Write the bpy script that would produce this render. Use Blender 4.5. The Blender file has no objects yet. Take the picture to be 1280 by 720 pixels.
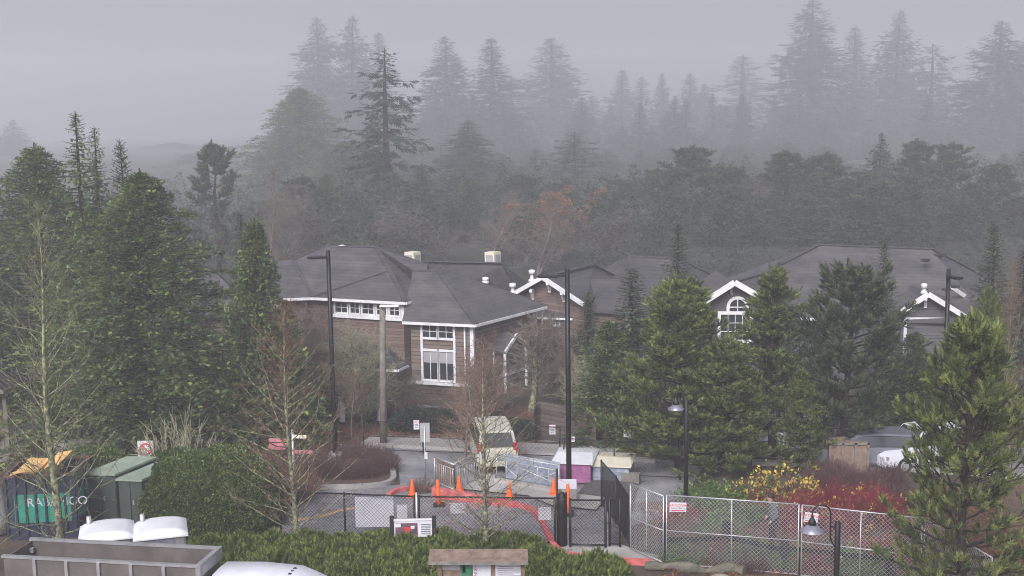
import bpy, bmesh, math, random
import numpy as np
from math import radians as RAD, sin, cos, tan, pi, sqrt, atan2
from mathutils import Vector, Matrix
random.seed(7)
rng = np.random.default_rng(7)
sc = bpy.context.scene
COL = sc.collection
CH = 14.0                       # camera height over the near ground
F = 1500.0
PITCH, ROLL = RAD(8.0), 0.015
# ------------------------------------------------------------------ camera frame
R0 = Vector((1, 0, 0)); U0 = Vector((0, sin(PITCH), cos(PITCH))); FW = Vector((0, cos(PITCH), -sin(PITCH)))
CR = cos(ROLL)*R0 - sin(ROLL)*(-U0)*1.0
CR = cos(ROLL)*R0 - sin(ROLL)*U0
CU = sin(ROLL)*R0 + cos(ROLL)*U0
CAM = Vector((0, 0, CH))
def ray(px, py): return FW*F + CR*(px-640) - CU*(py-360)
def at(px, py, Y):
    d = ray(px, py); return CAM + d*(Y/d.y)
def on_z(px, py, z):
    d = ray(px, py); return CAM + d*((z-CH)/d.z)
KN = [(-390, 0), (45, 0), (57, -.6), (61, -.3), (66, 0), (110, .3), (200, 1.5), (890, 5.0)]
def gz(y):
    for (a, za), (b, zb) in zip(KN, KN[1:]):
        if y <= b: return za + (zb-za)*(y-a)/(b-a)
    return KN[-1][1]
def gnd(px, py, dz=0):
    d = ray(px, py)
    lo, hi = 5.0, 860.0
    f = lambda Y: CH + d.z*Y/d.y - gz(Y) - dz
    for _ in range(50):
        m = (lo+hi)/2
        if f(m) > 0: lo = m
        else: hi = m
    Y = (lo+hi)/2
    return Vector((d.x*Y/d.y, Y, gz(Y)+dz))
def on_wall(px, py, A, B):
    """hit of a pixel ray with the vertical plane through A-B: (metres along A->B, z)"""
    d = ray(px, py); t = Vector((B.x-A.x, B.y-A.y, 0)); L = t.length; t /= L
    n = Vector((-t.y, t.x, 0))
    k = (Vector((A.x, A.y, 0)) - Vector((CAM.x, CAM.y, 0))).dot(n)/d.dot(n)
    p = CAM + d*k
    return (p-Vector((A.x, A.y, 0))).dot(t), p.z
# ------------------------------------------------------------------ materials
def nt(m): return m.node_tree.nodes, m.node_tree.links
def mat(name, col, rough=.7, var=.25, scale=3.0, bump=.0, metal=0, spec=.4, col2=None, detail=6, bscale=None, thr=None):
    m = bpy.data.materials.new(name); m.use_nodes = True
    N, L = nt(m); b = N['Principled BSDF']
    b.inputs['Roughness'].default_value = rough; b.inputs['Metallic'].default_value = metal
    b.inputs['Specular IOR Level'].default_value = spec
    tc = N.new('ShaderNodeTexCoord')
    nz = N.new('ShaderNodeTexNoise'); nz.inputs['Scale'].default_value = scale; nz.inputs['Detail'].default_value = detail
    nz.inputs['Roughness'].default_value = .65
    L.new(tc.outputs['Object'], nz.inputs['Vector'])
    rp = N.new('ShaderNodeValToRGB')
    c2 = col2 if col2 else tuple(min(1, c*(1+var*1.6)) for c in col)
    c1 = tuple(c*(1-var) for c in col) if not col2 else col
    lo, hi = thr if thr else (.32, .68)
    rp.color_ramp.elements[0].position = lo; rp.color_ramp.elements[1].position = hi
    rp.color_ramp.elements[0].color = (*c1, 1); rp.color_ramp.elements[1].color = (*c2, 1)
    L.new(nz.outputs['Fac'], rp.inputs['Fac']); L.new(rp.outputs['Color'], b.inputs['Base Color'])
    if bump:
        bp = N.new('ShaderNodeBump'); bp.inputs['Strength'].default_value = bump; bp.inputs['Distance'].default_value = .03
        n2 = N.new('ShaderNodeTexNoise'); n2.inputs['Scale'].default_value = bscale or scale*8; n2.inputs['Detail'].default_value = 4
        L.new(tc.outputs['Object'], n2.inputs['Vector']); L.new(n2.outputs['Fac'], bp.inputs['Height']); L.new(bp.outputs['Normal'], b.inputs['Normal'])
    return m
def leafmat(name, dark, light, tip, rough=.55):
    """colour picked leaf by leaf from the 'tint' attribute: R = shade of this spray, G = young growth"""
    m = bpy.data.materials.new(name); m.use_nodes = True
    N, L = nt(m); b = N['Principled BSDF']; b.inputs['Roughness'].default_value = rough
    b.inputs['Specular IOR Level'].default_value = .25
    at_ = N.new('ShaderNodeAttribute'); at_.attribute_name = 'tint'
    sp = N.new('ShaderNodeSeparateColor'); L.new(at_.outputs['Color'], sp.inputs['Color'])
    m1 = N.new('ShaderNodeMix'); m1.data_type = 'RGBA'; m1.inputs[6].default_value = (*dark, 1); m1.inputs[7].default_value = (*light, 1)
    L.new(sp.outputs['Red'], m1.inputs[0])
    m2 = N.new('ShaderNodeMix'); m2.data_type = 'RGBA'; m2.inputs[7].default_value = (*tip, 1)
    L.new(sp.outputs['Green'], m2.inputs[0]); L.new(m1.outputs[2], m2.inputs[6]); L.new(m2.outputs[2], b.inputs['Base Color'])
    tr = N.new('ShaderNodeBsdfTranslucent'); L.new(m2.outputs[2], tr.inputs['Color'])
    mx = N.new('ShaderNodeMixShader'); mx.inputs[0].default_value = .3
    L.new(b.outputs[0], mx.inputs[1]); L.new(tr.outputs[0], mx.inputs[2]); L.new(mx.outputs[0], N['Material Output'].inputs['Surface'])
    return m
def banded(name, ca, cb, step, rough=.8, bump=.6, seam=.12, axis='Z', rowvar=.3, dark=.45):
    """rows (lap siding, shingle courses): a bump and a dark joint every `step` metres, a shade per row"""
    m = bpy.data.materials.new(name); m.use_nodes = True
    N, L = nt(m); b = N['Principled BSDF']; b.inputs['Roughness'].default_value = rough
    b.inputs['Specular IOR Level'].default_value = .25
    tc = N.new('ShaderNodeTexCoord'); s = N.new('ShaderNodeSeparateXYZ'); L.new(tc.outputs['Object'], s.inputs[0])
    dv = N.new('ShaderNodeMath'); dv.operation = 'DIVIDE'; dv.inputs[1].default_value = step
    L.new(s.outputs[axis], dv.inputs[0])
    fr = N.new('ShaderNodeMath'); fr.operation = 'FRACT'; L.new(dv.outputs[0], fr.inputs[0])
    fl = N.new('ShaderNodeMath'); fl.operation = 'FLOOR'; L.new(dv.outputs[0], fl.inputs[0])
    wn = N.new('ShaderNodeTexWhiteNoise'); wn.noise_dimensions = '1D'; L.new(fl.outputs[0], wn.inputs['W'])
    nz = N.new('ShaderNodeTexNoise'); nz.inputs['Scale'].default_value = .9; nz.inputs['Detail'].default_value = 8; nz.inputs['Roughness'].default_value = .75
    mp = N.new('ShaderNodeMapping'); mp.inputs['Scale'].default_value = (1, 1, 2.2); L.new(tc.outputs['Object'], mp.inputs[0]); L.new(mp.outputs[0], nz.inputs['Vector'])
    ad = N.new('ShaderNodeMath'); ad.operation = 'MULTIPLY_ADD'; ad.inputs[1].default_value = rowvar
    L.new(wn.outputs['Value'], ad.inputs[0]); L.new(nz.outputs['Fac'], ad.inputs[2])
    rp = N.new('ShaderNodeValToRGB'); rp.color_ramp.elements[0].position = .4; rp.color_ramp.elements[1].position = .85
    rp.color_ramp.elements[0].color = (*ca, 1); rp.color_ramp.elements[1].color = (*cb, 1); L.new(ad.outputs[0], rp.inputs[0])
    gt = N.new('ShaderNodeMath'); gt.operation = 'LESS_THAN'; gt.inputs[1].default_value = seam; L.new(fr.outputs[0], gt.inputs[0])
    ml = N.new('ShaderNodeMix'); ml.data_type = 'RGBA'; ml.blend_type = 'MULTIPLY'; ml.inputs[7].default_value = (dark, dark, dark, 1)
    L.new(gt.outputs[0], ml.inputs[0]); L.new(rp.outputs[0], ml.inputs[6]); L.new(ml.outputs[2], b.inputs['Base Color'])
    bp = N.new('ShaderNodeBump'); bp.inputs['Strength'].default_value = bump; bp.inputs['Distance'].default_value = .03; bp.invert = True
    L.new(fr.outputs[0], bp.inputs['Height']); L.new(bp.outputs[0], b.inputs['Normal'])
    return m
M = {}
M['ground'] = mat('ground_soil', (.045, .036, .028), .95, bump=.6, scale=.8, col2=(.10, .078, .055), detail=12)
M['forest_floor'] = mat('forest_floor', (.020, .024, .016), .95, bump=.6, scale=.3, col2=(.045, .045, .032), detail=12)
M['asphalt'] = mat('asphalt', (.13, .13, .145), .30, .25, .5, bump=.35, bscale=30, col2=(.31, .31, .32), detail=14)
M['concrete'] = mat('concrete', (.25, .24, .23), .7, .2, .7, bump=.2, col2=(.40, .38, .365), detail=10)
M['mulch'] = mat('mulch', (.07, .042, .032), .95, bump=.9, scale=9, col2=(.15, .09, .07), detail=10)
M['leaflitter'] = mat('leaf_litter', (.055, .04, .03), .95, bump=.9, scale=5, col2=(.19, .12, .08), detail=12)
M['gravel'] = mat('gravel', (.06, .058, .06), .9, bump=1, scale=14, col2=(.16, .15, .15))
M['redkerb'] = mat('red_kerb_paint', (.45, .045, .055), .6, .2, 5, col2=(.62, .20, .18), detail=10)
M['white'] = mat('white_paint', (.60, .61, .64), .5, .08, 2)
M['trim'] = mat('trim_white', (.62, .62, .63), .55, .12, 2)
M['cream'] = mat('cream_paint', (.62, .58, .46), .5, .1, 2)
M['siding'] = banded('brown_lap_siding', (.115, .088, .072), (.20, .160, .138), .2, dark=.3, seam=.16)
M['siding_red'] = banded('red_brown_shingle_siding', (.105, .074, .064), (.175, .125, .108), .17)
M['siding_gray'] = banded('charcoal_lap_siding', (.075, .072, .082), (.11, .107, .12), .17)
M['darkwall'] = mat('dark_brown_board', (.068, .062, .068), .8, .2, 3)
M['roof'] = banded('asphalt_shingles', (.052, .051, .058), (.130, .122, .122), .14, rowvar=.12, seam=.2, dark=.78, bump=.25)
M['roof_dark'] = banded('dark_shingles', (.046, .045, .052), (.105, .097, .100), .14, rowvar=.12, seam=.2, dark=.78, bump=.25)
M['black'] = mat('black_metal', (.014, .014, .016), .45, .3, 4, metal=.3)
M['galv'] = mat('galvanised_steel', (.42, .43, .44), .45, .15, 5, metal=.5)
M['galv_wire'] = mat('galvanised_wire', (.36, .37, .38), .5, .15, 5, metal=.3)
M['lampgrey'] = mat('lamp_shade_grey', (.22, .22, .27), .4, .15, 4, metal=.4)
M['wood_grey'] = mat('weathered_wood', (.11, .10, .085), .9, .3, 3, bump=.4, col2=(.23, .21, .18))
M['wood_brown'] = mat('brown_wood', (.13, .085, .06), .8, .3, 4, bump=.3, col2=(.27, .195, .15))
M['darkwood'] = mat('dark_stained_wood', (.014, .013, .012), .8, .3, 5, bump=.3)
M['plywood'] = mat('plywood', (.55, .32, .12), .7, .25, 4, col2=(.75, .47, .2))
M['glass'] = mat('window_glass', (.025, .030, .035), .08, .2, 1, spec=.8)
M['curtain'] = mat('window_blind', (.30, .30, .31), .6, .1, 2)
M['bark'] = mat('conifer_bark', (.030, .022, .018), .95, .4, 8, bump=.8)
M['bark_lichen'] = mat('lichen_bark', (.085, .078, .068), .95, .3, 7, bump=.8, col2=(.32, .34, .17), thr=(.42, .6))
M['twig_lichen'] = mat('lichen_twig', (.10, .085, .065), .95, .3, 5, col2=(.27, .30, .14), thr=(.4, .62))
M['twig_red'] = mat('red_brown_twig', (.13, .065, .05), .85, .3, 3, col2=(.24, .15, .11))
M['twig_gray'] = mat('grey_twig', (.11, .085, .075), .9, .3, 3, col2=(.24, .20, .16))
M['twig_pale'] = mat('pale_twig', (.22, .21, .13), .9, .3, 3, col2=(.36, .35, .24))
M['dogwood'] = mat('dogwood_stem', (.13, .016, .028), .6, .3, 2, col2=(.34, .045, .06))
M['purple_twig'] = mat('purple_brown_twig', (.075, .040, .040), .9, .3, 2, col2=(.14, .08, .075))
M['pine'] = leafmat('pine_needles', (.052, .074, .032), (.14, .18, .062), (.32, .36, .11))
M['pine_dark'] = leafmat('dark_pine_needles', (.036, .056, .036), (.088, .116, .068), (.18, .21, .10))
M['mugo'] = leafmat('mugo_needles', (.030, .058, .016), (.11, .165, .036), (.28, .34, .08))
M['cedar'] = leafmat('cedar_sprays', (.040, .072, .034), (.125, .18, .068), (.26, .32, .10))
M['fir'] = leafmat('fir_needles', (.022, .038, .030), (.050, .074, .052), (.09, .12, .07))
M['hedge'] = leafmat('hedge_leaves', (.034, .066, .022), (.11, .17, .048), (.26, .32, .09), .4)
M['leaf_orange'] = leafmat('orange_leaves', (.22, .09, .03), (.40, .18, .06), (.5, .25, .08))
M['leaf_yellow'] = leafmat('yellow_leaves', (.50, .34, .05), (.72, .55, .10), (.75, .65, .2))
M['leaf_fallen'] = leafmat('fallen_leaves', (.13, .05, .03), (.26, .13, .06), (.34, .10, .07))
M['leaf_green'] = leafmat('fresh_shrub_leaves', (.05, .10, .03), (.12, .22, .06), (.25, .33, .08))
M['orange'] = mat('cone_orange', (.85, .13, .025), .45, .12, 4)
M['util_green'] = mat('utility_green', (.055, .075, .062), .5, .12, 2)
M['util_lid'] = mat('utility_lid', (.26, .32, .25), .5, .12, 2)
M['bin_green'] = mat('container_green', (.012, .22, .15), .5, .25, 3, col2=(.03, .30, .21))
M['bin_blue'] = mat('container_navy', (.02, .026, .05), .5, .3, 3)
M['rust'] = mat('rusty_steel', (.10, .055, .045), .8, .4, 4)
M['bed_grey'] = mat('truck_bed_grey', (.10, .085, .08), .5, .25, 1.6, metal=.3, col2=(.17, .15, .14))
M['bed_alu'] = mat('truck_bed_aluminium', (.35, .35, .36), .4, .15, 3, metal=.5)
M['car_white'] = mat('car_white', (.56, .57, .62), .35, .06, 2)
M['car_red'] = mat('car_red', (.34, .03, .05), .3, .1, 2)
M['car_beige'] = mat('car_beige', (.44, .43, .36), .35, .08, 2)
M['car_silver'] = mat('car_silver', (.16, .17, .20), .35, .1, 2, metal=.3)
M['tyre'] = mat('tyre', (.02, .02, .02), .8, .2, 4)
M['tail'] = mat('tail_light', (.35, .015, .02), .2, .1, 3)
M['plastic_dark'] = mat('dark_plastic', (.03, .03, .033), .5, .2, 3)
M['magenta'] = mat('magenta_panel', (.33, .12, .25), .5, .2, 3)
M['bluegrey'] = mat('mural_fabric', (.16, .20, .26), .7, .3, 3.5, col2=(.36, .40, .46), detail=3)
M['paper'] = mat('white_paper', (.56, .56, .60), .5, .05, 3)
M['redink'] = mat('red_print', (.55, .03, .03), .6, .1, 3)
M['ink'] = mat('dark_print', (.05, .05, .07), .6, .1, 3)
M['greenposter'] = mat('green_poster', (.02, .16, .08), .5, .3, 10)
M['photo'] = mat('photo_poster', (.03, .04, .06), .4, .3, 9, col2=(.25, .10, .12), detail=4)
M['skin'] = mat('skin', (.45, .26, .19), .6, .1, 4)
M['hair'] = mat('dark_hair', (.02, .014, .012), .7, .3, 9)
M['jacket'] = mat('grey_jacket', (.09, .09, .095), .9, .25, 5, bump=.3)
M['trousers'] = mat('dark_trousers', (.02, .022, .028), .9, .25, 5)
M['shoe'] = mat('white_shoe', (.6, .6, .62), .6, .1, 5)
M['stone'] = mat('boulder', (.20, .17, .14), .9, .3, 3, bump=.7, col2=(.38, .33, .28))
M['log'] = mat('mossy_log', (.07, .062, .05), .95, .3, 3, bump=.9, col2=(.17, .165, .12))
M['brick'] = banded('stone_block_wall', (.06, .048, .042), (.11, .088, .078), .2, seam=.1)
M['metalroof'] = mat('standing_seam_metal', (.13, .12, .13), .45, .15, 2, metal=.4)
M['pinkboard'] = mat('faded_red_board', (.42, .15, .17), .7, .2, 3)
def damp(m, lo=.12, hi=.62, scale=.45):
    N, L = nt(m); b = N['Principled BSDF']; tc = N.new('ShaderNodeTexCoord'); nz = N.new('ShaderNodeTexNoise'); nz.inputs['Scale'].default_value = scale; nz.inputs['Detail'].default_value = 5
    mr = N.new('ShaderNodeMapRange'); mr.inputs[1].default_value = .40; mr.inputs[2].default_value = .58; mr.inputs[3].default_value = lo; mr.inputs[4].default_value = hi
    L.new(tc.outputs['Object'], nz.inputs['Vector']); L.new(nz.outputs['Fac'], mr.inputs[0]); L.new(mr.outputs[0], b.inputs['Roughness'])
damp(M['asphalt']); damp(M['concrete'], .35, .8)
# ------------------------------------------------------------------ object helpers
def tag(o, label=None, cat=None, group=None, kind=None):
    if label: o['label'] = label
    if cat: o['category'] = cat
    if group: o['group'] = group
    if kind: o['kind'] = kind
    return o
def thing(name, label, cat, loc, group=None, rz=0):
    o = bpy.data.objects.new(name, None); COL.objects.link(o); o.empty_display_size = .3
    o.location = loc; o.rotation_euler = (0, 0, rz)
    return tag(o, label, cat, group)
def link(name, me, parent=None, world=True):
    o = bpy.data.objects.new(name, me); COL.objects.link(o)
    if parent is not None: o.parent = parent
    return o
def raw_mesh(name, V, Fc, material, tint=None, smooth=False):
    V = np.asarray(V, np.float32); Fc = np.asarray(Fc, np.int32); k = Fc.shape[1]
    me = bpy.data.meshes.new(name)
    me.vertices.add(len(V)); me.vertices.foreach_set('co', V.ravel())
    me.loops.add(Fc.size); me.loops.foreach_set('vertex_index', Fc.ravel())
    me.polygons.add(len(Fc)); me.polygons.foreach_set('loop_start', np.arange(0, Fc.size, k, dtype=np.int32))
    me.update(calc_edges=True)
    if tint is not None:
        a = me.attributes.new('tint', 'FLOAT_COLOR', 'POINT')
        c = np.zeros((len(V), 4), np.float32); c[:, :tint.shape[1]] = tint; c[:, 3] = 1
        a.data.foreach_set('color', c.ravel())
    me.materials.append(material)
    if smooth: me.polygons.foreach_set('use_smooth', np.ones(len(Fc), bool))
    return me
class MB:
    """collects shapes in world coordinates; build() makes ONE mesh object, local to its parent"""
    def __init__(s): s.v = []; s.f = []; s.sm = []
    def add(s, vs, fs, smooth=False):
        b = len(s.v); s.v += [Vector(v) for v in vs]; s.f += [tuple(i+b for i in f) for f in fs]; s.sm += [smooth]*len(fs); return s
    def box(s, c, size, rz=0, mtx=None):
        hx, hy, hz = (q/2 for q in size)
        m = mtx if mtx is not None else Matrix.Translation(Vector(c)) @ Matrix.Rotation(rz, 4, 'Z')
        vs = [m @ Vector((x*hx, y*hy, z*hz)) for x in (-1, 1) for y in (-1, 1) for z in (-1, 1)]
        return s.add(vs, [(0, 1, 3, 2), (4, 6, 7, 5), (0, 4, 5, 1), (2, 3, 7, 6), (0, 2, 6, 4), (1, 5, 7, 3)])
    def beam(s, a, b, w, h=None, up=Vector((0, 0, 1))):
        a = Vector(a); b = Vector(b); h = h or w; d = (b-a)
        L = d.length
        if L < 1e-5: return s
        d.normalize(); x = d.cross(up)
        if x.length < 1e-3: x = Vector((1, 0, 0))
        x.normalize(); z = x.cross(d).normalized()
        vs = [p + x*(w/2*i) + z*(h/2*j) for p in (a, b) for i, j in ((-1, -1), (1, -1), (1, 1), (-1, 1))]
        return s.add(vs, [(3, 2, 1, 0), (4, 5, 6, 7), (0, 1, 5, 4), (1, 2, 6, 5), (2, 3, 7, 6), (3, 0, 4, 7)])
    def tube(s, pts, rad, n=8, cap=True):
        pts = [Vector(p) for p in pts]
        if not hasattr(rad, '__len__'): rad = [rad]*len(pts)
        vs = []; prev = None
        for i, p in enumerate(pts):
            d = (pts[min(i+1, len(pts)-1)] - pts[max(i-1, 0)]).normalized()
            if prev is None:
                x = d.cross(Vector((0, 0, 1)))
                if x.length < .05: x = d.cross(Vector((0, 1, 0)))
            else: x = prev - d*prev.dot(d)
            x.normalize(); prev = x; y = d.cross(x)
            vs += [p + (x*cos(2*pi*k/n) + y*sin(2*pi*k/n))*rad[i] for k in range(n)]
        fs = []
        for i in range(len(pts)-1):
            for k in range(n):
                fs.append((i*n+k, i*n+(k+1) % n, (i+1)*n+(k+1) % n, (i+1)*n+k))
        s.add(vs, fs, True)
        if cap:
            b = len(s.v)-len(vs)
            s.f.append(tuple(b+k for k in reversed(range(n)))); s.f.append(tuple(b+(len(pts)-1)*n+k for k in range(n))); s.sm += [False]*2
        return s
    def lathe(s, c, prof, n=20, sx=1, sy=1, rz=0):
        vs = []; c = Vector(c)
        for r, z in prof:
            for k in range(n):
                a = 2*pi*k/n; x, y = r*cos(a)*sx, r*sin(a)*sy
                vs.append(c + Vector((x*cos(rz)-y*sin(rz), x*sin(rz)+y*cos(rz), z)))
        fs = [(i*n+k, i*n+(k+1) % n, (i+1)*n+(k+1) % n, (i+1)*n+k) for i in range(len(prof)-1) for k in range(n)]
        s.add(vs, fs, True)
        b = len(s.v)-len(vs)
        s.f.append(tuple(b+k for k in reversed(range(n)))); s.f.append(tuple(b+(len(prof)-1)*n+k for k in range(n))); s.sm += [False]*2
        return s
    def prism(s, poly, z0, z1):
        """poly: plan points; z0,z1 numbers (or per-vertex lists)"""
        n = len(poly)
        a = z0 if hasattr(z0, '__len__') else [z0]*n; b = z1 if hasattr(z1, '__len__') else [z1]*n
        ar = sum(poly[i][0]*poly[(i+1) % n][1]-poly[(i+1) % n][0]*poly[i][1] for i in range(n))
        if ar < 0: poly = poly[::-1]; a = a[::-1]; b = b[::-1]
        vs = [Vector((p[0], p[1], a[i])) for i, p in enumerate(poly)] + [Vector((p[0], p[1], b[i])) for i, p in enumerate(poly)]
        return s.add(vs, [tuple(reversed(range(n))), tuple(range(n, 2*n))] + [(i, (i+1) % n, n+(i+1) % n, n+i) for i in range(n)])
    def slab(s, vs, th=.15):
        """any polygon in space thickened straight down"""
        n = len(vs); vs = [Vector(v) for v in vs]
        return s.add(vs + [v-Vector((0, 0, th)) for v in vs], [tuple(range(n)), tuple(reversed(range(n, 2*n)))] + [(i, n+i, n+(i+1) % n, (i+1) % n) for i in range(n)])
    def build(s, name, material, parent=None, bevel=0, fixn=True):
        org = Vector((0, 0, 0)) if parent is None else world_loc(parent)
        me = bpy.data.meshes.new(name); me.from_pydata([v-org for v in s.v], [], s.f)
        me.polygons.foreach_set('use_smooth', s.sm); me.materials.append(material)
        if bevel or fixn:
            bm = bmesh.new(); bm.from_mesh(me)
            if fixn: bmesh.ops.recalc_face_normals(bm, faces=bm.faces)
            if bevel:
                bmesh.ops.bevel(bm, geom=[e for e in bm.edges if len(e.link_faces) == 2 and e.calc_face_angle(0) > .6], offset=bevel, segments=2, affect='EDGES')
            bm.to_mesh(me); bm.free()
        me.update()
        o = bpy.data.objects.new(name, me); COL.objects.link(o)
        if parent is None: return o
        o.parent = parent
        return o
def world_loc(o):
    p = Vector((0, 0, 0))
    while o is not None: p += o.location; o = o.parent
    return p
def segs(A, B, ra, rb, n=3):
    """many thin tapered prisms as arrays"""
    A = np.asarray(A, float); B = np.asarray(B, float); ra = np.asarray(ra, float)[:, None]; rb = np.asarray(rb, float)[:, None]
    d = B-A; d /= np.linalg.norm(d, axis=1)[:, None]+1e-9
    h = np.where(np.abs(d[:, 2:3]) < .9, np.array([[0, 0, 1.]]), np.array([[1., 0, 0]]))
    x = np.cross(d, h); x /= np.linalg.norm(x, axis=1)[:, None]+1e-9; y = np.cross(d, x)
    m = len(A); V = np.zeros((m, 2*n, 3))
    for k in range(n):
        a = 2*pi*k/n; o = x*cos(a)+y*sin(a)
        V[:, k] = A+o*ra; V[:, n+k] = B+o*rb
    fq = np.array([(k, (k+1) % n, n+(k+1) % n, n+k) for k in range(n)])
    Fc = (np.arange(m)[:, None, None]*2*n + fq[None]).reshape(-1, 4)
    return V.reshape(-1, 3), Fc
def scatter(tv, tf, pos, zd, scale, side=None, jit=.3):
    """copies of a small template: template z axis -> zd, template x -> side; returns V, F"""
    n = len(pos); zd = zd/(np.linalg.norm(zd, axis=1)[:, None]+1e-9)
    if side is None: side = rng.normal(size=(n, 3))
    else: side = side + rng.normal(size=(n, 3))*jit
    x = side - zd*np.sum(side*zd, 1)[:, None]; x /= np.linalg.norm(x, axis=1)[:, None]+1e-9
    y = np.cross(zd, x)
    R = np.stack([x, y, zd], 2)                       # n,3,3 columns
    V = np.einsum('nij,mj->nmi', R, tv)*np.asarray(scale)[:, None, None] + pos[:, None, :]
    Fc = (np.arange(n)[:, None, None]*len(tv) + tf[None]).reshape(-1, tf.shape[1])
    return V.reshape(-1, 3), Fc
def tmpl_tuft(n=16, w=.055, up=.55, stem=1.0, seed=1):
    """bottle-brush shoot: needles leave a short upright stem"""
    r = np.random.default_rng(seed); V = []; Fc = []
    for i in range(n):
        a = i*2.399+r.uniform(-.3, .3); h = stem*(i/n)*.75; el = r.uniform(.35, .9)+up*(i/n)
        d = np.array([cos(a)*cos(el), sin(a)*cos(el), sin(el)]); t = np.array([-sin(a), cos(a), 0])
        b = np.array([0, 0, h]); L = r.uniform(.75, 1.1)*.7
        V += [b-t*w, b+t*w, b+d*L]; Fc.append((3*i, 3*i+1, 3*i+2))
    return np.array(V), np.array(Fc)
def tmpl_feather(n=9, w=.10, ln=.55, droop=.25, seed=1):
    """flat spray along z, side shoots in the x direction, drooping towards +y"""
    r = np.random.default_rng(seed); V = []; Fc = []
    for i in range(n):
        h = i/n; s = 1 if i % 2 else -1; L = ln*(1-h*.65)*r.uniform(.75, 1.15)
        d = np.array([s*.78, droop*r.uniform(.3, 1.4), .62]); d /= np.linalg.norm(d); t = np.array([-s*.62, 0, .78])*w
        b = np.array([0, droop*h*h, h*.85]); V += [b-t, b+t, b+d*L]; Fc.append((3*i, 3*i+1, 3*i+2))
    k = len(V); V += [[-w*.5, 0, 0], [w*.5, 0, 0], [0, droop, 1.1]]; Fc.append((k, k+1, k+2))
    return np.array(V, float), np.array(Fc)
def tmpl_leaf():
    return np.array([[0, 0, 0], [.35, .1, .5], [0, 0, 1], [-.35, .1, .5]], float), np.array([(0, 1, 2), (0, 2, 3)])
def tmpl_clump(n=5, seed=2):
    r = np.random.default_rng(seed); tv, tf = tmpl_leaf(); V = []; Fc = []
    for i in range(n):
        p = r.normal(size=(1, 3))*.4; d = r.normal(size=(1, 3))+np.array([[0, 0, .8]])
        v, f = scatter(tv, tf, p, d, np.array([r.uniform(.7, 1.1)])); Fc.append(f+len(V)*len(tv)); V.append(v)
    return np.concatenate(V), np.concatenate(Fc)
def tint(n, m, lo=0, hi=1, tipp=.3):
    """n copies of a template with m vertices"""
    a = rng.uniform(lo, hi, n); g = np.where(rng.uniform(size=n) < tipp, rng.uniform(.3, 1, n), 0)
    return np.repeat(np.stack([a, g], 1), m, axis=0)
class Fol:
    def __init__(s): s.V = []; s.F = []; s.T = []; s.n = 0
    def add(s, tpl, pos, zd, scale, side=None, jit=.3, tipp=.3, tv=None, lo=0, hi=1):
        if len(pos) == 0: return
        pos = np.asarray(pos, float); zd = np.asarray(zd, float)
        V, Fc = scatter(tpl[0], tpl[1], pos, zd, scale, None if side is None else np.asarray(side, float), jit)
        s.F.append(Fc+s.n); s.V.append(V); s.n += len(V)
        s.T.append(tint(len(pos), len(tpl[0]), lo, hi, tipp) if tv is None else np.repeat(tv, len(tpl[0]), axis=0))
    def mesh(s, name, material): return raw_mesh(name, np.concatenate(s.V), np.concatenate(s.F), material, np.concatenate(s.T))
class Wood:
    def __init__(s): s.A = []; s.B = []; s.a = []; s.b = []
    def seg(s, A, B, a, b): s.A.append(tuple(A)); s.B.append(tuple(B)); s.a.append(a); s.b.append(b)
    def path(s, pts, r0, r1):
        n = len(pts)-1
        for i in range(n): s.seg(pts[i], pts[i+1], r0+(r1-r0)*i/n, r0+(r1-r0)*(i+1)/n)
    def mesh(s, name, material, n=4):
        V, Fc = segs(s.A, s.B, s.a, s.b, n); return raw_mesh(name, V, Fc, material)
def lump(p, seed=0, f=1.0):
    """cheap smooth noise -1..1 of a point"""
    x, y, z = p[0]*f, p[1]*f, p[2]*f
    return (sin(1.7*x+seed*1.3+sin(2.1*y+seed))+sin(1.9*y+2.3*z+seed*.7)+sin(2.7*z+1.1*x+seed*2.1))/3
FOG, SKY, SUN, EXPO, VB = .0023, .061, 1.5, 1.33, 2
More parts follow.
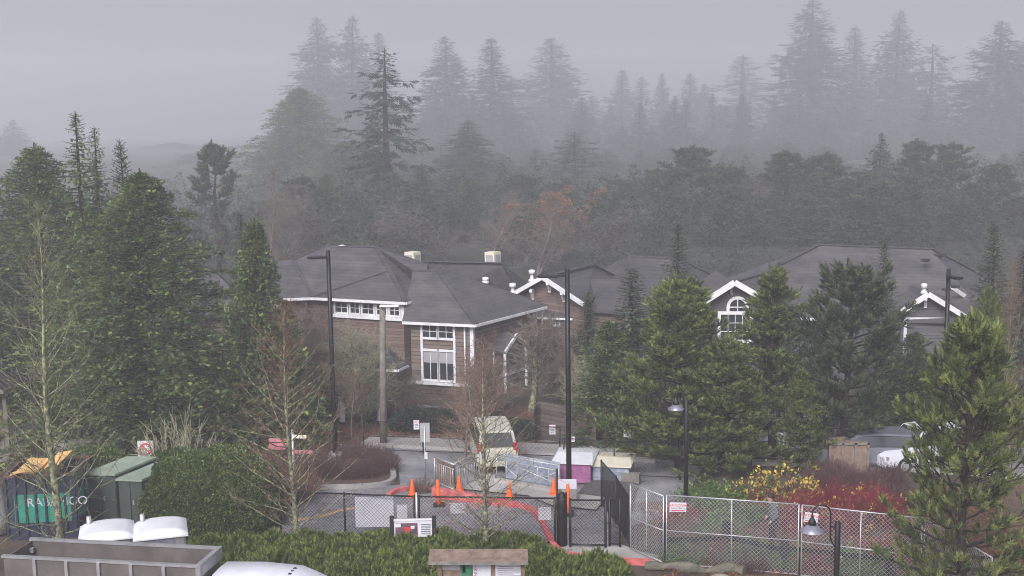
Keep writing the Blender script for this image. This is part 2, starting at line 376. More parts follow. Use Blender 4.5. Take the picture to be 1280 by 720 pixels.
# ------------------------------------------------------------------ tree prototypes (built once, shared by their copies)
T_TUFT = tmpl_tuft(15, .085, up=.75, stem=1.1, seed=1); T_TUFT2 = tmpl_tuft(11, .10, up=.8, seed=4)
def mottled(P, seed, f=1.3, tipp=.3):
    """leaf shade that changes from bough to bough"""
    a = np.array([.5+.45*lump(p, seed, f) for p in P])+rng.uniform(-.3, .3, len(P)); g = np.where(rng.uniform(size=len(P)) < tipp, rng.uniform(.3, 1, len(P)), 0)
    return np.stack([np.clip(a, 0, 1), g], 1)
T_FEA = tmpl_feather(9, .085, seed=1); T_CED = tmpl_feather(9, .12, .62, .45, seed=5); T_LEAF = tmpl_leaf(); T_CLUMP = tmpl_clump(5)
def nrm(v): v = np.asarray(v, float); return v/(np.linalg.norm(v)+1e-9)
PROTO = {}
def fir(seed, H=20, R=4.2, nb=300, power=.8, ragged=.3, spray=.85, step=.34, gap=.12, material='fir', top_up=.55):
    random.seed(seed); W = Wood(); Fo = Fol(); P = []; D = []; S = []; X = []
    W.path([(0, 0, -.6), (0.05, 0, H*.4), (0, 0.05, H*.8), (0, 0, H)], .017*H, .02)
    for i in range(nb):
        t = .05+.95*((i+random.random())/nb)**1.05
        if random.random() < gap: continue
        az = i*2.399+random.uniform(-.5, .5); L = R*(1-t)**power*random.uniform(1-ragged, 1.08)*(1+.18*sin(az*2+seed)+.15*sin(t*23+seed*3))+.18
        e = -.30+.95*t*top_up+random.uniform(-.1, .1); dh = np.array([cos(az), sin(az), 0]); z0 = t*H
        pt = lambda s: np.array([0, 0, z0])+dh*L*s+np.array([0, 0, L*(e*s-.38*s*s+.30*s**3)])
        W.path([pt(0), pt(.5), pt(1)], .012+.010*L, .006)
        n = max(3, int(L/step)); lat = np.array([-dh[1], dh[0], 0])
        for k in range(n):
            s = .12+.88*(k+random.random()*.6)/n
            for sd in (-1, 1):
                w = L*.22*(1.05-s)*random.uniform(.2, 1)
                P.append(pt(s)+lat*sd*w*.7+np.array([0, 0, random.uniform(-.42, .16)*spray])); D.append(dh*random.uniform(.4, 1.1)+lat*sd*random.uniform(.2, 1.1)+np.array([0, 0, e*.4+random.uniform(-1.1, .1)]))
                S.append(spray*random.uniform(.7, 1.3)*(1-.3*s)*min(1, .22+L/2.6)); X.append(lat*sd)
        P.append(pt(.97)); D.append(dh+np.array([0, 0, .1])); S.append(spray*.6*min(1, .3+L/2.6)); X.append(lat)
    for k in range(8): P.append((0, 0, H-.12*k)); D.append((random.uniform(-.5, .5), random.uniform(-.5, .5), 1.2)); S.append(.28*spray); X.append((1, 0, 0))
    S = np.array(S); Fo.add(T_FEA, P, D, S, X, .7, tipp=.25)
    return dict(H=H, W=2*R, parts=[('trunk', W.mesh('trunk', M['bark'], 4)), ('crown', Fo.mesh('crown', M[material]))])
def cedar(seed, H=13.5, R=4.2, nb=430, power=.8, per=92, size=.215, material='cedar', base=.0, upturn=.5):
    random.seed(seed); W = Wood(); Fo = Fol(); P = []; D = []; S = []; X = []
    W.path([(0, 0, -.6), (0, 0, H*.5), (0, 0, H)], .022*H, .02)
    for i in range(nb):
        t = base+(1-base)*((i+random.random())/nb); az = i*2.399+random.uniform(-.4, .4)
        lob = 1+.22*sin(az*3+seed+t*5)+.16*sin(t*19+seed*2+az)
        L = R*(1-t**1.25)**power*random.uniform(.62, 1.06)*lob*.95+.22; dh = np.array([cos(az), sin(az), 0]); lat = np.array([-dh[1], dh[0], 0])
        z0 = t*H*.97; e = .15+upturn*t
        pt = lambda s: np.array([0, 0, z0])+dh*L*s+np.array([0, 0, L*(e*s-.40*s*s)])
        W.path([pt(0), pt(.5), pt(.95)], .03, .008)
        n = int(per*(.35+.65*L/R))
        for k in range(n):
            s = random.random()**.55; w = random.uniform(-1, 1)*(.20+.26*L/R)*(1.15-s*.7)
            P.append(pt(s)+lat*w+np.array([0, 0, random.uniform(-.18, .12)])); D.append(dh*random.uniform(.3, 1.1)+lat*(w*1.5+random.uniform(-.5, .5))+np.array([0, 0, random.uniform(-.9, .9)+.3*t]))
            S.append(size*random.uniform(.6, 1.1)*(.6+.4*L/R)); X.append(lat)
    for k in range(14): P.append((0, 0, H*.97-.08*k)); D.append((random.uniform(-.6, .6), random.uniform(-.6, .6), 1.1)); S.append(.4); X.append((1, 0, 0))
    Fo.add(T_CED, P, D, np.array(S), X, .9, tv=mottled(P, seed))
    return dict(H=H, W=2*R, parts=[('trunk', W.mesh('trunk', M['bark'], 5)), ('crown', Fo.mesh('crown', M[material]))])
def pine(seed, H=8, R=2.9, nb=78, sub=10, per=7, size=.20, t0=.13, shape='round', material='pine', tpl=None, up=.6, lean=.0):
    random.seed(seed); W = Wood(); Fo = Fol(); P = []; D = []; S = []
    lx = lambda z: np.array([lean*z*z/H+.10*sin(z*1.1+seed), .08*sin(z*.9+seed*2), z])
    W.path([lx(H*k/8)-np.array([0, 0, .6 if k == 0 else 0]) for k in range(9)], .021*H, .02)
    for i in range(nb):
        t = t0+(1-t0)*((i+random.random())/nb)**.95; u = (t-t0)/(1-t0)
        if shape == 'round': env = (1-u)**.62*(.78+.22*min(1, u*4))*(1+.12*sin(u*17+seed))+.04
        elif shape == 'cone': env = (1-u)**.95*(.8+.2*min(1, u*5))*(1+.12*sin(u*19+seed))+.04
        else: env = min(1, .55+u*1.2)*(1-u)**.55
        az = i*2.399+random.uniform(-.5, .5); L = R*max(.08, env)*random.uniform(.45, 1.15)*(1+.18*sin(az*2+seed))
        if random.random() < .10: continue
        dh = np.array([cos(az), sin(az), 0]); lat = np.array([-dh[1], dh[0], 0]); b0 = lx(t*H*.96); e = -.05+up*u+random.uniform(-.12, .16)
        pt = lambda s: b0+dh*L*s+np.array([0, 0, L*(e*s-.22*s+.42*s*s)])
        W.path([pt(0), pt(.35), pt(.7), pt(1)], .018+.014*L, .010)
        for j in range(sub):
            s0 = .34+.66*(j+random.random())/sub; sl = L*.42*(1.15-s0)*random.uniform(.5, 1.1)+.12; sd = 1 if j % 2 else -1
            d = nrm(dh*.75+lat*sd*random.uniform(.35, 1.05)+np.array([0, 0, random.uniform(.0, .55)])); q0 = pt(s0); q1 = q0+d*sl+np.array([0, 0, .10*sl])
            W.seg(q0, q1, .012, .006)
            for k in range(per):
                f = .45+.58*(k+random.random()*.5)/per; jj = np.random.RandomState(seed*7919+i*97+j*11+k).normal(size=3)*.05
                P.append(q0+(q1-q0)*f+jj); D.append(d*.6+np.array([0, 0, .75])+jj*7); S.append(size*random.uniform(.75, 1.15))
        P.append(pt(1)); D.append(dh*.5+np.array([0, 0, .8])); S.append(size*1.2)
    tp = lx(H*.96)
    for k in range(8): P.append(tp+np.array([random.uniform(-.08, .08), random.uniform(-.08, .08), .1*k-.35])); D.append((random.uniform(-.3, .3), random.uniform(-.3, .3), 1)); S.append(size*1.3)
    Fo.add(tpl or T_TUFT, P, D, np.array(S), tv=mottled(P, seed, 1.6, .38))
    return dict(H=H, W=2*R, parts=[('trunk', W.mesh('trunk', M['bark'], 5)), ('crown', Fo.mesh('crown', M[material]))])
def bare(seed, H=9, R=1.9, nb=46, wood='bark_lichen', tw='twig_lichen', t0=.06, trunk=.011, sub=6, asc=.65, thin=.011, multi=1, leaf=None, wig=.08, fuzz=0):
    random.seed(seed); W = Wood(); Tw = Wood(); LP = []
    r = np.random.RandomState(seed)
    for mI in range(multi):
        a0 = r.uniform(0, 6.28); tl = 0 if multi == 1 else r.uniform(.15, .55)
        ax = lambda z: np.array([cos(a0)*tl*z*.8+wig*sin(z*.8+seed+mI), sin(a0)*tl*z*.8+wig*sin(z*.7+2*seed), z])
        HH = H*(1 if multi == 1 else r.uniform(.7, 1))
        W.path([ax(HH*k/10)-np.array([0, 0, .5 if k == 0 else 0]) for k in range(11)], trunk*H, .008)
        for i in range(nb//multi):
            t = t0+(1-t0)*((i+r.rand())/(nb//multi)); az = i*2.399+r.uniform(-.6, .6)
            L = R*(1-t)**.62*r.uniform(.55, 1.1)*(.65+.35*min(1, t*5))+.15
            d = nrm([cos(az), sin(az), asc+.5*t+r.uniform(-.25, .25)]); b0 = ax(t*HH); pts = [b0]; dd = d.copy()
            for k in range(4):
                dd = nrm(dd+r.normal(size=3)*.13+np.array([0, 0, .06])); pts.append(pts[-1]+dd*L*.3)
            (W if L > R*.45 else Tw).path(pts, thin*(.6+1.1*L/R), thin*.35)
            for j in range(sub):
                k = r.randint(0, 4); f = r.rand(); q0 = pts[k]*(1-f)+pts[k+1]*f; sd = nrm(dd*.6+r.normal(size=3)*.55+np.array([0, 0, .15])); sl = L*r.uniform(.15, .42)+.08
                q1 = q0+sd*sl; Tw.seg(q0, q1, thin*.45, thin*.25); LP.append(q1)
                for h in range(2+fuzz):
                    g = r.uniform(.3, 1); q2 = q0+(q1-q0)*g; s2 = nrm(sd+r.normal(size=3)*.6); Tw.seg(q2, q2+s2*sl*r.uniform(.3, .65), thin*.32, thin*.2)
    parts = [('trunk', W.mesh('trunk', M[wood], 6)), ('branches', Tw.mesh('branches', M[tw], 3))]
    if leaf:
        Fo = Fol(); LP = [p for p in LP if r.rand() < leaf[1]]; Fo.add(T_CLUMP, LP, r.normal(size=(len(LP), 3)), np.full(len(LP), leaf[2])); parts.append(('leaves', Fo.mesh('leaves', M[leaf[0]])))
    return dict(H=H, W=2*R, parts=parts)
def shrub(seed, H=1.4, R=1.0, n=160, tw='purple_twig', spread=.6, thin=.008, fork=5, leaf=None, dark=None):
    r = np.random.RandomState(seed); Tw = Wood(); LP = []; LD = []
    for i in range(n):
        a = r.uniform(0, 6.28); q = sqrt(r.rand()); b = np.array([cos(a)*q*R*.45, sin(a)*q*R*.45, -.1]); d = nrm([cos(a)*q*spread, sin(a)*q*spread, 1]); L = H*r.uniform(.6, 1.02)*(1.05-.28*q*q)
        pts = [b]
        for k in range(3): d = nrm(d+r.normal(size=3)*.10); pts.append(pts[-1]+d*L/3)
        Tw.path(pts, thin, thin*.5)
        for j in range(fork):
            k = r.randint(1, 3); f = r.rand(); q0 = pts[k]*(1-f)+pts[k+1]*f; sd = nrm(d+r.normal(size=3)*.5); q1 = q0+sd*L*r.uniform(.12, .3); Tw.seg(q0, q1, thin*.55, thin*.3); LP.append(q1); LD.append(sd)
    parts = [('branches', Tw.mesh('branches', M[tw], 3))]
    for lf in (leaf or []):
        k = [i for i in range(len(LP)) if r.rand() < lf[1]]
        if k:
            Fo = Fol(); Fo.add(T_CLUMP, [LP[i] for i in k], [LD[i] for i in k], np.full(len(k), lf[2])); parts.append(('leaves', Fo.mesh('leaves', M[lf[0]])))
    return dict(H=H, W=2*R, parts=parts)
def mugo(seed):
    r = np.random.RandomState(seed); P = []; D = []; S = []; W = Wood()
    for i in range(560):
        a = r.uniform(0, 6.28); q = sqrt(r.rand()); rr = q*.95*(1+.12*sin(3*a+seed)); h = .95*(1-q**2.4)**.6*r.uniform(.72, 1.0)*(1+.13*sin(5*rr*cos(a)+seed)*cos(4*rr*sin(a)))
        P.append((cos(a)*rr, sin(a)*rr, h-.12)); D.append((cos(a)*q*.5+r.normal()*.15, sin(a)*q*.5+r.normal()*.15, 1)); S.append(r.uniform(.19, .28))
        W.seg((cos(a)*rr*.3, sin(a)*rr*.3, -.1), P[-1], .012, .007)
    Fo = Fol(); Fo.add(T_TUFT, P, D, np.array(S), tipp=.45)
    return dict(H=.95, W=1.9, parts=[('branches', W.mesh('branches', M['bark'], 3)), ('crown', Fo.mesh('crown', M['mugo']))])
SPECS = {
 'firA': lambda: fir(1), 'firB': lambda: fir(2, R=3.6, nb=290, power=.75), 'firC': lambda: fir(3, R=5, nb=290, ragged=.5, gap=.2, spray=.95),
 'firD': lambda: fir(4, R=3.0, nb=310, power=.95), 'firE': lambda: fir(5, R=4.6, nb=150, ragged=.6, gap=.28, spray=1.0, step=.4, power=.62),
 'firF': lambda: fir(21, R=3.4, nb=250, power=.85, ragged=.5, gap=.2, top_up=.8), 'firG': lambda: fir(22, R=4.4, nb=270, power=1.0, ragged=.4, gap=.15, spray=.9, top_up=.3), 'firH': lambda: fir(23, R=3.8, nb=260, power=.85, ragged=.5, gap=.08),
 'spruce': lambda: fir(8, H=9, R=1.9, nb=330, power=.85, ragged=.22, spray=.40, step=.17, gap=.04, material='pine_dark', top_up=.8),
 'cedarA': lambda: cedar(1), 'cedarB': lambda: cedar(2, R=4.5, nb=450), 'cedarC': lambda: cedar(3, H=9.5, R=2.2, nb=360, power=.8, per=38, size=.24),
 'hemlock': lambda: fir(9, H=12, R=2.1, nb=300, power=.7, ragged=.4, spray=.5, step=.22, gap=.08, material='cedar'),
 'pineA': lambda: pine(1, nb=104, size=.215, sub=9, per=6, t0=.05), 'pineB': lambda: pine(2, R=2.7, shape='cone', nb=104, size=.21, sub=9, per=6, t0=.05), 'pineC': lambda: pine(3, R=2.8, shape='up', material='pine_dark', nb=92, up=.9, size=.235, sub=9, per=6, t0=.06),
 'pineF': lambda: pine(5, H=8, R=2.4, shape='cone', nb=100, sub=9, per=6, size=.18, t0=.05),
 'pineN': lambda: pine(9, H=8, R=2.7, shape='round', nb=106, sub=8, per=6, size=.19, t0=.03, up=.75),
 'pineBack': lambda: pine(6, H=12, R=3.4, nb=70, sub=9, per=5, size=.42, tpl=T_TUFT2, material='pine_dark', t0=.08),
 'pineBackB': lambda: pine(7, H=12, R=3.0, nb=64, sub=8, per=5, size=.42, tpl=T_TUFT2, material='pine_dark', t0=.08, shape='up'),
 'alderA': lambda: bare(1, H=9.5, R=2.9, nb=84, trunk=.0165, sub=7, thin=.015, asc=.42), 'alderB': lambda: bare(2, H=7, R=2.8, nb=84, trunk=.014, tw='twig_red', sub=7, thin=.0135, asc=.45), 'alderC': lambda: bare(3, H=7, R=2.5, nb=80, trunk=.016, tw='twig_red', sub=7, thin=.0135, asc=.5),
 'young': lambda: bare(4, H=4.5, R=1.3, nb=44, wood='twig_gray', tw='twig_red', t0=.28, trunk=.011, sub=8, thin=.010),
 'cherry': lambda: bare(5, H=5.5, R=2.7, nb=48, wood='bark_lichen', tw='twig_gray', t0=.30, trunk=.035, sub=10, thin=.02, asc=.35, fuzz=2, wig=.15),
 'thicket': lambda: bare(6, H=4.5, R=2.3, nb=190, wood='twig_gray', tw='twig_gray', t0=.08, trunk=.010, sub=12, multi=6, thin=.018, fuzz=2),
 'thicketB': lambda: bare(12, H=4.5, R=2.3, nb=190, wood='bark_lichen', tw='twig_pale', t0=.08, trunk=.010, sub=12, multi=6, thin=.018, fuzz=2),
 'birch': lambda: bare(7, H=12, R=3.2, nb=110, wood='twig_gray', tw='twig_gray', t0=.12, trunk=.010, sub=12, multi=3, thin=.022, fuzz=3),
 'orangetree': lambda: bare(8, H=12, R=2.8, nb=100, wood='twig_gray', tw='twig_gray', t0=.12, trunk=.010, sub=12, multi=3, thin=.02, fuzz=2, leaf=('leaf_orange', .55, .17)),
 'palebush': lambda: shrub(9, H=2.1, R=1.5, n=75, tw='twig_pale', spread=1.0, thin=.022, fork=7),
 'redtwig': lambda: shrub(10, H=1.5, R=1.1, n=260, tw='dogwood', spread=.5, thin=.010, fork=4, leaf=[('leaf_yellow', .018, .10), ('leaf_fallen', .05, .09)]),
 'purpletwig': lambda: shrub(11, H=1.1, R=1.1, n=260, tw='purple_twig', spread=.6, thin=.010, fork=6),
 'browntwig': lambda: shrub(15, H=1.3, R=1.1, n=220, tw='twig_red', spread=.7, thin=.009, fork=6, leaf=[('leaf_fallen', .04, .05)]),
 'yellowbush': lambda: shrub(12, H=1.7, R=1.2, n=110, tw='purple_twig', spread=.8, thin=.010, fork=5, leaf=[('leaf_yellow', .12, .14), ('leaf_green', .10, .12)]),
 'greenbush': lambda: shrub(13, H=1.2, R=1.1, n=140, tw='twig_gray', spread=.9, thin=.009, fork=6, leaf=[('leaf_green', .6, .13)]),
 'mugoA': lambda: mugo(1), 'mugoB': lambda: mugo(2), 'mugoC': lambda: mugo(3),
 'grassbush': lambda: shrub(14, H=.7, R=.55, n=330, tw='twig_gray', spread=1.4, thin=.007, fork=2),
}
def wood_mass(name, spots, mt, tpl=None):
    """many small far trees read as one mass"""
    r = np.random.RandomState(5); P = []; D = []; S = []
    for (X, Y, h, R, n, pw) in spots:
        for k in range(n):
            u = r.rand(); a = r.uniform(0, 6.28); q = R*(1-u)**pw*r.uniform(.35, 1)*(1+.2*sin(3*a+X)); P.append((X+q*cos(a), Y+q*sin(a), gz(Y)+h*u)); D.append((cos(a)+r.normal()*.4, sin(a)+r.normal()*.4, r.normal()*.4)); S.append(r.uniform(.5, 1.1)*(.20+.06*R))
    Fo = Fol(); Fo.add(tpl or T_FEA, P, D, np.array(S), tipp=.1); return tag(link(name, Fo.mesh(name, M[mt])), kind='stuff')
def proto(k):
    if k not in PROTO: PROTO[k] = SPECS[k]()
    return PROTO[k]
def plant(kind, name, label, cat, loc, sx, sz, group=None, rz=None, tilt=0):
    pr = proto(kind); t = thing(name, label, cat, loc, group, rz if rz is not None else random.uniform(0, 6.28)); t.scale = (sx, sx, sz)
    if tilt: t.rotation_euler = (tilt*.5, tilt, t.rotation_euler.z)
    for pn, me in pr['parts']: link(pn, me, t)
    return t
def tree(kind, name, label, px, py, Y, wpx, group=None, rz=None, cat='tree', basez=None):
    """top of the tree at pixel (px,py), depth Y, crown wpx pixels wide"""
    p = at(px, py, Y); z0 = gz(Y) if basez is None else basez; pr = proto(kind)
    if rz is None: rz = (px*1.7+py) % 6.28
    if kind in ('firA', 'firB', 'firC', 'firD') and Y > 90: kind = ('firA', 'firF', 'firB', 'firG', 'firD', 'firH', 'firC')[int(px+py) % 7]; pr = proto(kind)
    k = 1.02 if kind[:3] == 'fir' and Y > 90 else 1.2 if kind[:3] in ('fir', 'spr', 'hem') else 1.30 if kind[:3] == 'ced' else 1.12
    return plant(kind, name, label, cat, (p.x, Y, z0), k*wpx*Y/F/pr['W'], (p.z-z0)/pr['H'], group, rz, tilt=RAD(((px*13) % 7-3)*.7) if Y > 80 else 0)
# ------------------------------------------------------------------ ground, paving, kerbs
def sheet(name, pix, dz, material, world=None):
    """a paved area: pixel outline dropped on the ground, cut at the ground's own folds"""
    P = world if world is not None else [gnd(*p) for p in pix]
    bm = bmesh.new(); vs = [bm.verts.new((p[0], p[1], 0)) for p in P]; bm.faces.new(vs)
    for y, _ in KN[1:-1]:
        bmesh.ops.bisect_plane(bm, geom=bm.verts[:]+bm.edges[:]+bm.faces[:], plane_co=(0, y, 0), plane_no=(0, 1, 0))
    bmesh.ops.triangulate(bm, faces=bm.faces[:])
    for v in bm.verts: v.co.z = gz(v.co.y)+dz
    bmesh.ops.recalc_face_normals(bm, faces=bm.faces[:])
    if sum(f.normal.z for f in bm.faces) < 0: bmesh.ops.reverse_faces(bm, faces=bm.faces[:])
    me = bpy.data.meshes.new(name); bm.to_mesh(me); bm.free(); me.materials.append(material)
    return tag(link(name, me), kind='structure')
V = []; Fc = []
xs = [-890, -390, -120, -60, -30, 0, 30, 60, 120, 390, 890]; ys = [k[0] for k in KN]
for y in ys:
    for x in xs: V.append((x, y, gz(y)))
for j in range(len(ys)-1):
    for i in range(len(xs)-1): k = j*len(xs)+i; Fc.append((k, k+1, k+1+len(xs), k+len(xs)))
tag(link('ground', raw_mesh('ground', V, Fc, M['ground'])), kind='structure')
sheet('parking_area', [(330, 676), (345, 618), (500, 606), (497, 568), (455, 562), (300, 562), (300, 556), (470, 557), (620, 563), (800, 572), (880, 580), (850, 640), (780, 660), (770, 690), (700, 700), (600, 720), (500, 735), (330, 740)], .004, M['asphalt'])
sheet('street', [(60, 548), (300, 536), (420, 530), (470, 512), (520, 505), (760, 530), (900, 540), (1280, 560), (1280, 600), (1130, 590), (900, 566), (760, 556), (620, 549), (470, 545), (300, 552), (60, 562)], .004, M['asphalt'])
sheet('path', [(560, 600), (600, 598), (760, 622), (745, 640), (690, 634), (660, 622), (560, 612)], .09, M['concrete'])
sheet('footpath', [(700, 684), (766, 676), (800, 690), (860, 700), (800, 703), (720, 694)], .008, M['concrete'])
sheet('verge', [(380, 528), (560, 528), (600, 540), (590, 548), (470, 543), (380, 548)], .010, M['leaflitter'])
sheet('gravel_bed', [(745, 592), (800, 598), (790, 640), (760, 625), (722, 620)], .10, M['gravel'])
sheet('mulch_bed', [(840, 640), (1280, 600), (1280, 720), (1120, 740), (840, 716), (832, 680)], .012, M['leaflitter'])
sheet('forest_floor', None, .02, M['forest_floor'], [(-600, 92), (600, 92), (880, 200), (880, 885), (-880, 885), (-880, 200)])
def kerb(pix, w, h, material, name='kerb', dz=0, hs=None):
    """a real step: one mesh of butted stones along a line"""
    P = [gnd(*p) for p in pix]; n = len(P); Vs = []
    for i, p in enumerate(P):
        d = (P[min(i+1, n-1)]-P[max(i-1, 0)]); d.z = 0; d.normalize(); s = Vector((-d.y, d.x, 0))*w/2
        hh = hs[i] if hs else h
        for q, z in ((p-s, -.1), (p-s, hh), (p+s, hh), (p+s, -.1)): Vs.append(Vector((q.x, q.y, gz(q.y)+z+dz)))
    m = MB(); fs = []
    for i in range(n-1):
        a = 4*i
        fs += [(a, a+1, a+5, a+4), (a+1, a+2, a+6, a+5), (a+2, a+3, a+7, a+6)]
    fs += [(3, 2, 1, 0), (4*n-4, 4*n-3, 4*n-2, 4*n-1)]
    m.add(Vs, fs); return tag(m.build(name, material), kind='structure')
def smooth(P, k=4):
    out = []
    for i in range(len(P)-1):
        p0, p1, p2, p3 = P[max(i-1, 0)], P[i], P[i+1], P[min(i+2, len(P)-1)]
        for j in range(k):
            t = j/k; out.append(tuple(.5*(2*p1[c]+(p2[c]-p0[c])*t+(2*p0[c]-5*p1[c]+4*p2[c]-p3[c])*t*t+(3*p1[c]-p0[c]-3*p2[c]+p3[c])*t**3) for c in (0, 1)))
    return out+[P[-1]]
red = smooth([(541, 622), (580, 626), (620, 631), (650, 634), (666, 640), (676, 652), (684, 668), (692, 684), (700, 692)])
kerb(red, .19, .2, M['redkerb'], 'red_kerb', hs=[.42-.27*min(1, i/12) for i in range(len(red))])
kerb(smooth([(700, 695), (740, 700), (780, 704), (815, 706)]), .24, .15, M['redkerb'], 'red_kerb')
kerb(smooth([(486, 620), (500, 614), (522, 612), (541, 614)]), .2, .14, M['redkerb'], 'red_kerb')
isl = smooth([(355, 612), (420, 611), (465, 609), (488, 604), (492, 596), (486, 582), (480, 569), (470, 562), (420, 560)])
kerb(isl, .22, .15, M['concrete'])
sheet('planter_bed', isl+[(355, 565)], .08, M['mulch'])
kerb([(456, 558), (540, 561), (640, 567), (760, 574), (820, 578)], .3, .15, M['concrete'])
kerb([(456, 553), (540, 555), (640, 560), (770, 567)], 1.5, .10, M['concrete'], 'pavement')
kerb([(620, 604), (700, 618)], .25, .2, M['concrete'])
kerb([(600, 598), (620, 600)], .25, .2, M['concrete'])
kerb([(720, 598), (800, 606)], .25, .45, M['wood_grey'], 'retaining_kerb')
kerb([(60, 566), (130, 564), (330, 558)], .3, .55, M['concrete'], 'low_wall')
kerb([(940, 580), (1120, 587), (1280, 598)], .5, .15, M['concrete'])
# ------------------------------------------------------------------ houses
def wallbox(mb, pts, z0, z1, inset_from=None): return mb.prism([(p.x, p.y) for p in pts], z0, z1)
def inset(pts, c, d):
    out = []
    for p in pts:
        v = Vector((c.x-p.x, c.y-p.y, 0)); out.append(p+v.normalized()*d)
    return out
def gutter(pts, parent, name='gutter', w=.13, h=.14, dz=-.10, material='trim'):
    m = MB()
    for a, b in zip(pts, pts[1:]): m.beam(Vector(a)+Vector((0, 0, dz)), Vector(b)+Vector((0, 0, dz)), w, h)
    return m.build(name, M[material], parent)
def caps(pts, parent, name='ridge_cap'):
    m = MB()
    for a, b in pts: m.beam(Vector(a)+Vector((0, 0, .02)), Vector(b)+Vector((0, 0, .02)), .26, .05)
    return m.build(name, M['roof_dark'], parent)
def window(parent, A, B, u0, u1, z0, z1, cols=2, rows=2, fr=.13, mun=.035, pane='glass', sill=True, blind=None):
    """frame, panes and glazing bars standing proud of the wall A-B"""
    t = Vector((B.x-A.x, B.y-A.y, 0)).normalized(); n = Vector((t.y, -t.x, 0))
    if n.y > 0: n = -n
    P = lambda u, z, o: Vector((A.x, A.y, 0))+t*u+n*o+Vector((0, 0, z))
    m = MB()
    def bar(u_, z_, U, Z, w, o, dep=.08):
        a, b = P(u_, z_, o), P(U, Z, o); 
        if abs(Z-z_) > abs(U-u_): m.beam(a, b, w, dep, up=n)
        else: m.beam(a, b, dep, w, up=Vector((0, 0, 1)))
    for u in (u0+fr/2, u1-fr/2): bar(u, z0, u, z1, fr, .06)
    for z in (z0+fr/2, z1-fr/2): bar(u0+fr, z, u1-fr, z, fr, .06)
    fo = m.build('window', M['trim'], parent)
    g = MB(); a, b = P(u0+fr*.8, (z0+z1)/2, .015), P(u1-fr*.8, (z0+z1)/2, .015); g.beam(a, b, .02, z1-z0-fr*1.6); 
    g.build('pane', M[pane], fo).parent = fo
    q = MB(); m = q
    for c in range(1, cols): u = u0+fr+(u1-u0-2*fr)*c/cols; bar(u, z0+fr, u, z1-fr, mun, .045, .04)
    for r_ in range(1, rows): z = z0+fr+(z1-z0-2*fr)*r_/rows; bar(u0+fr, z, u1-fr, z, mun, .048, .04)
    if q.v: q.build('glazing_bar', M['trim'], fo)
    if blind:
        d = MB(); d.beam(P(u0+fr*.9, z1-fr-blind/2, .03), P(u1-fr*.9, z1-fr-blind/2, .03), .012, blind); d.build('blind', M['curtain'], fo)
    return fo
def vent_pipe(parent, p, h=.6, r=.09, name='vent_pipe'):
    m = MB(); m.lathe(p, [(r*2.4, -.1), (r*2.0, .04), (r, .1), (r, h-.22), (r*2, h-.2), (r*2, h), (r*.6, h+.04)], 10); return m.build(name, M['trim'], parent)
def roof_vent(parent, p, s=.32):
    m = MB(); m.box(Vector(p)+Vector((0, 0, .08)), (s, s, .16), .5); m.build('roof_vent', M['plastic_dark'], parent, .02)
def roofpoly(m, polys, th=.16):
    for p in polys: m.slab(p, th)
# --- house with the tall window
hb = thing('house', 'large brown house with grey hipped roof, tall white framed window and clerestory strip', 'house', on_z(500, 480, 0))
C0 = on_z(391, 371, 4.6); C1 = on_z(507, 377, 4.6); Dm = on_z(539, 369.5, 4.6)
BA = at(487, 338, (C0.y+C1.y)/2+2.4); RR = on_z(470, 309, 6.75); RL = on_z(406, 308, 6.75)
W0 = on_z(503, 401, 3.7); W1 = on_z(594, 405, 3.7); W2 = on_z(683, 382, 3.7)
WA = at(547, 338, W1.y+4.4); WL = on_z(516, 338, WA.z)
LA = on_z(367, 325, 6.0); L1 = on_z(345, 326, 6.0); L2 = on_z(300, 374, 4.3)
vv = (W2-W1).normalized(); uu = (W1-W0).normalized()
BR = W2+vv*3-uu*1.0; BR.z = 3.7; BKR = RR+vv*6; BKR.z = 3.9; BKL = RL+vv*6; BKL.z = 3.9; LB = L1+vv*5; LB.z = 4.2; L3 = L2+vv*5-uu*3
m = MB(); roofpoly(m, [[RL, RR, BA], [RL, BA, C0], [RL, C0, LA], [LA, C0, L2], [LA, L2, L1], [BA, C1, C0],
    [RR, C1, BA], [RR, Dm, C1], [RR, WL, Dm], [RR, WA, WL], [RR, W2, WA], [RR, BKR, W2], [RL, BKL, BKR], [RL, BKR, RR], [RL, LA, BKL], [LA, L1, LB], [LA, LB, BKL],
    [WL, WA, W1], [WL, W1, W0], [WA, W2, W1]]); m.build('roof', M['roof'], hb)
caps([(RL, RR), (RR, BA), (BA, C1), (BA, C0), (WA, W1), (WA, WL), (RR, W2), (LA, C0), (RL, LA)], hb)
gutter([L2, C0, C1, Dm], hb); gutter([W0, W1, W2], hb)
ins = .45
a0, a1 = W0+uu*.0+vv*ins, W1-uu*ins+vv*ins; a2 = W2-uu*ins-vv*ins
m = MB(); m.prism([(p.x, p.y) for p in (a0+uu*.15, a1, a2, a2-uu*3.2)], -1.2, 3.62); m.build('wall', M['siding'], hb)
c0, c1 = C0+uu*ins+vv*ins, C1-uu*ins+vv*ins; cd = c1+vv*2.2
m = MB(); m.prism([(p.x, p.y) for p in (c0+(c0-c1)*.8, c1, cd+vv*3, cd+vv*3-uu*9)], -1.2, 4.5); m.build('wall', M['siding_red'], hb)
# corner boards and downpipes
m = MB()
for p, z in ((a1-Vector((0, .03, 0)), 3.6), (a2-Vector((0, .03, 0)), 3.6)): MB().box((p.x, p.y, z/2-.3), (.2, .2, z+.5), atan2(uu.y, uu.x)).build('corner_board', M['trim'], hb)
m = MB(); p = a1-uu*.35-vv*.12; m.tube([(p.x, p.y, 3.55), (p.x, p.y, -.6)], .05, 6); p = W2-uu*.25; m.tube([(p.x, p.y, 3.6), (p.x, p.y, .3)], .05, 6); m.build('downpipe', M['trim'], hb)
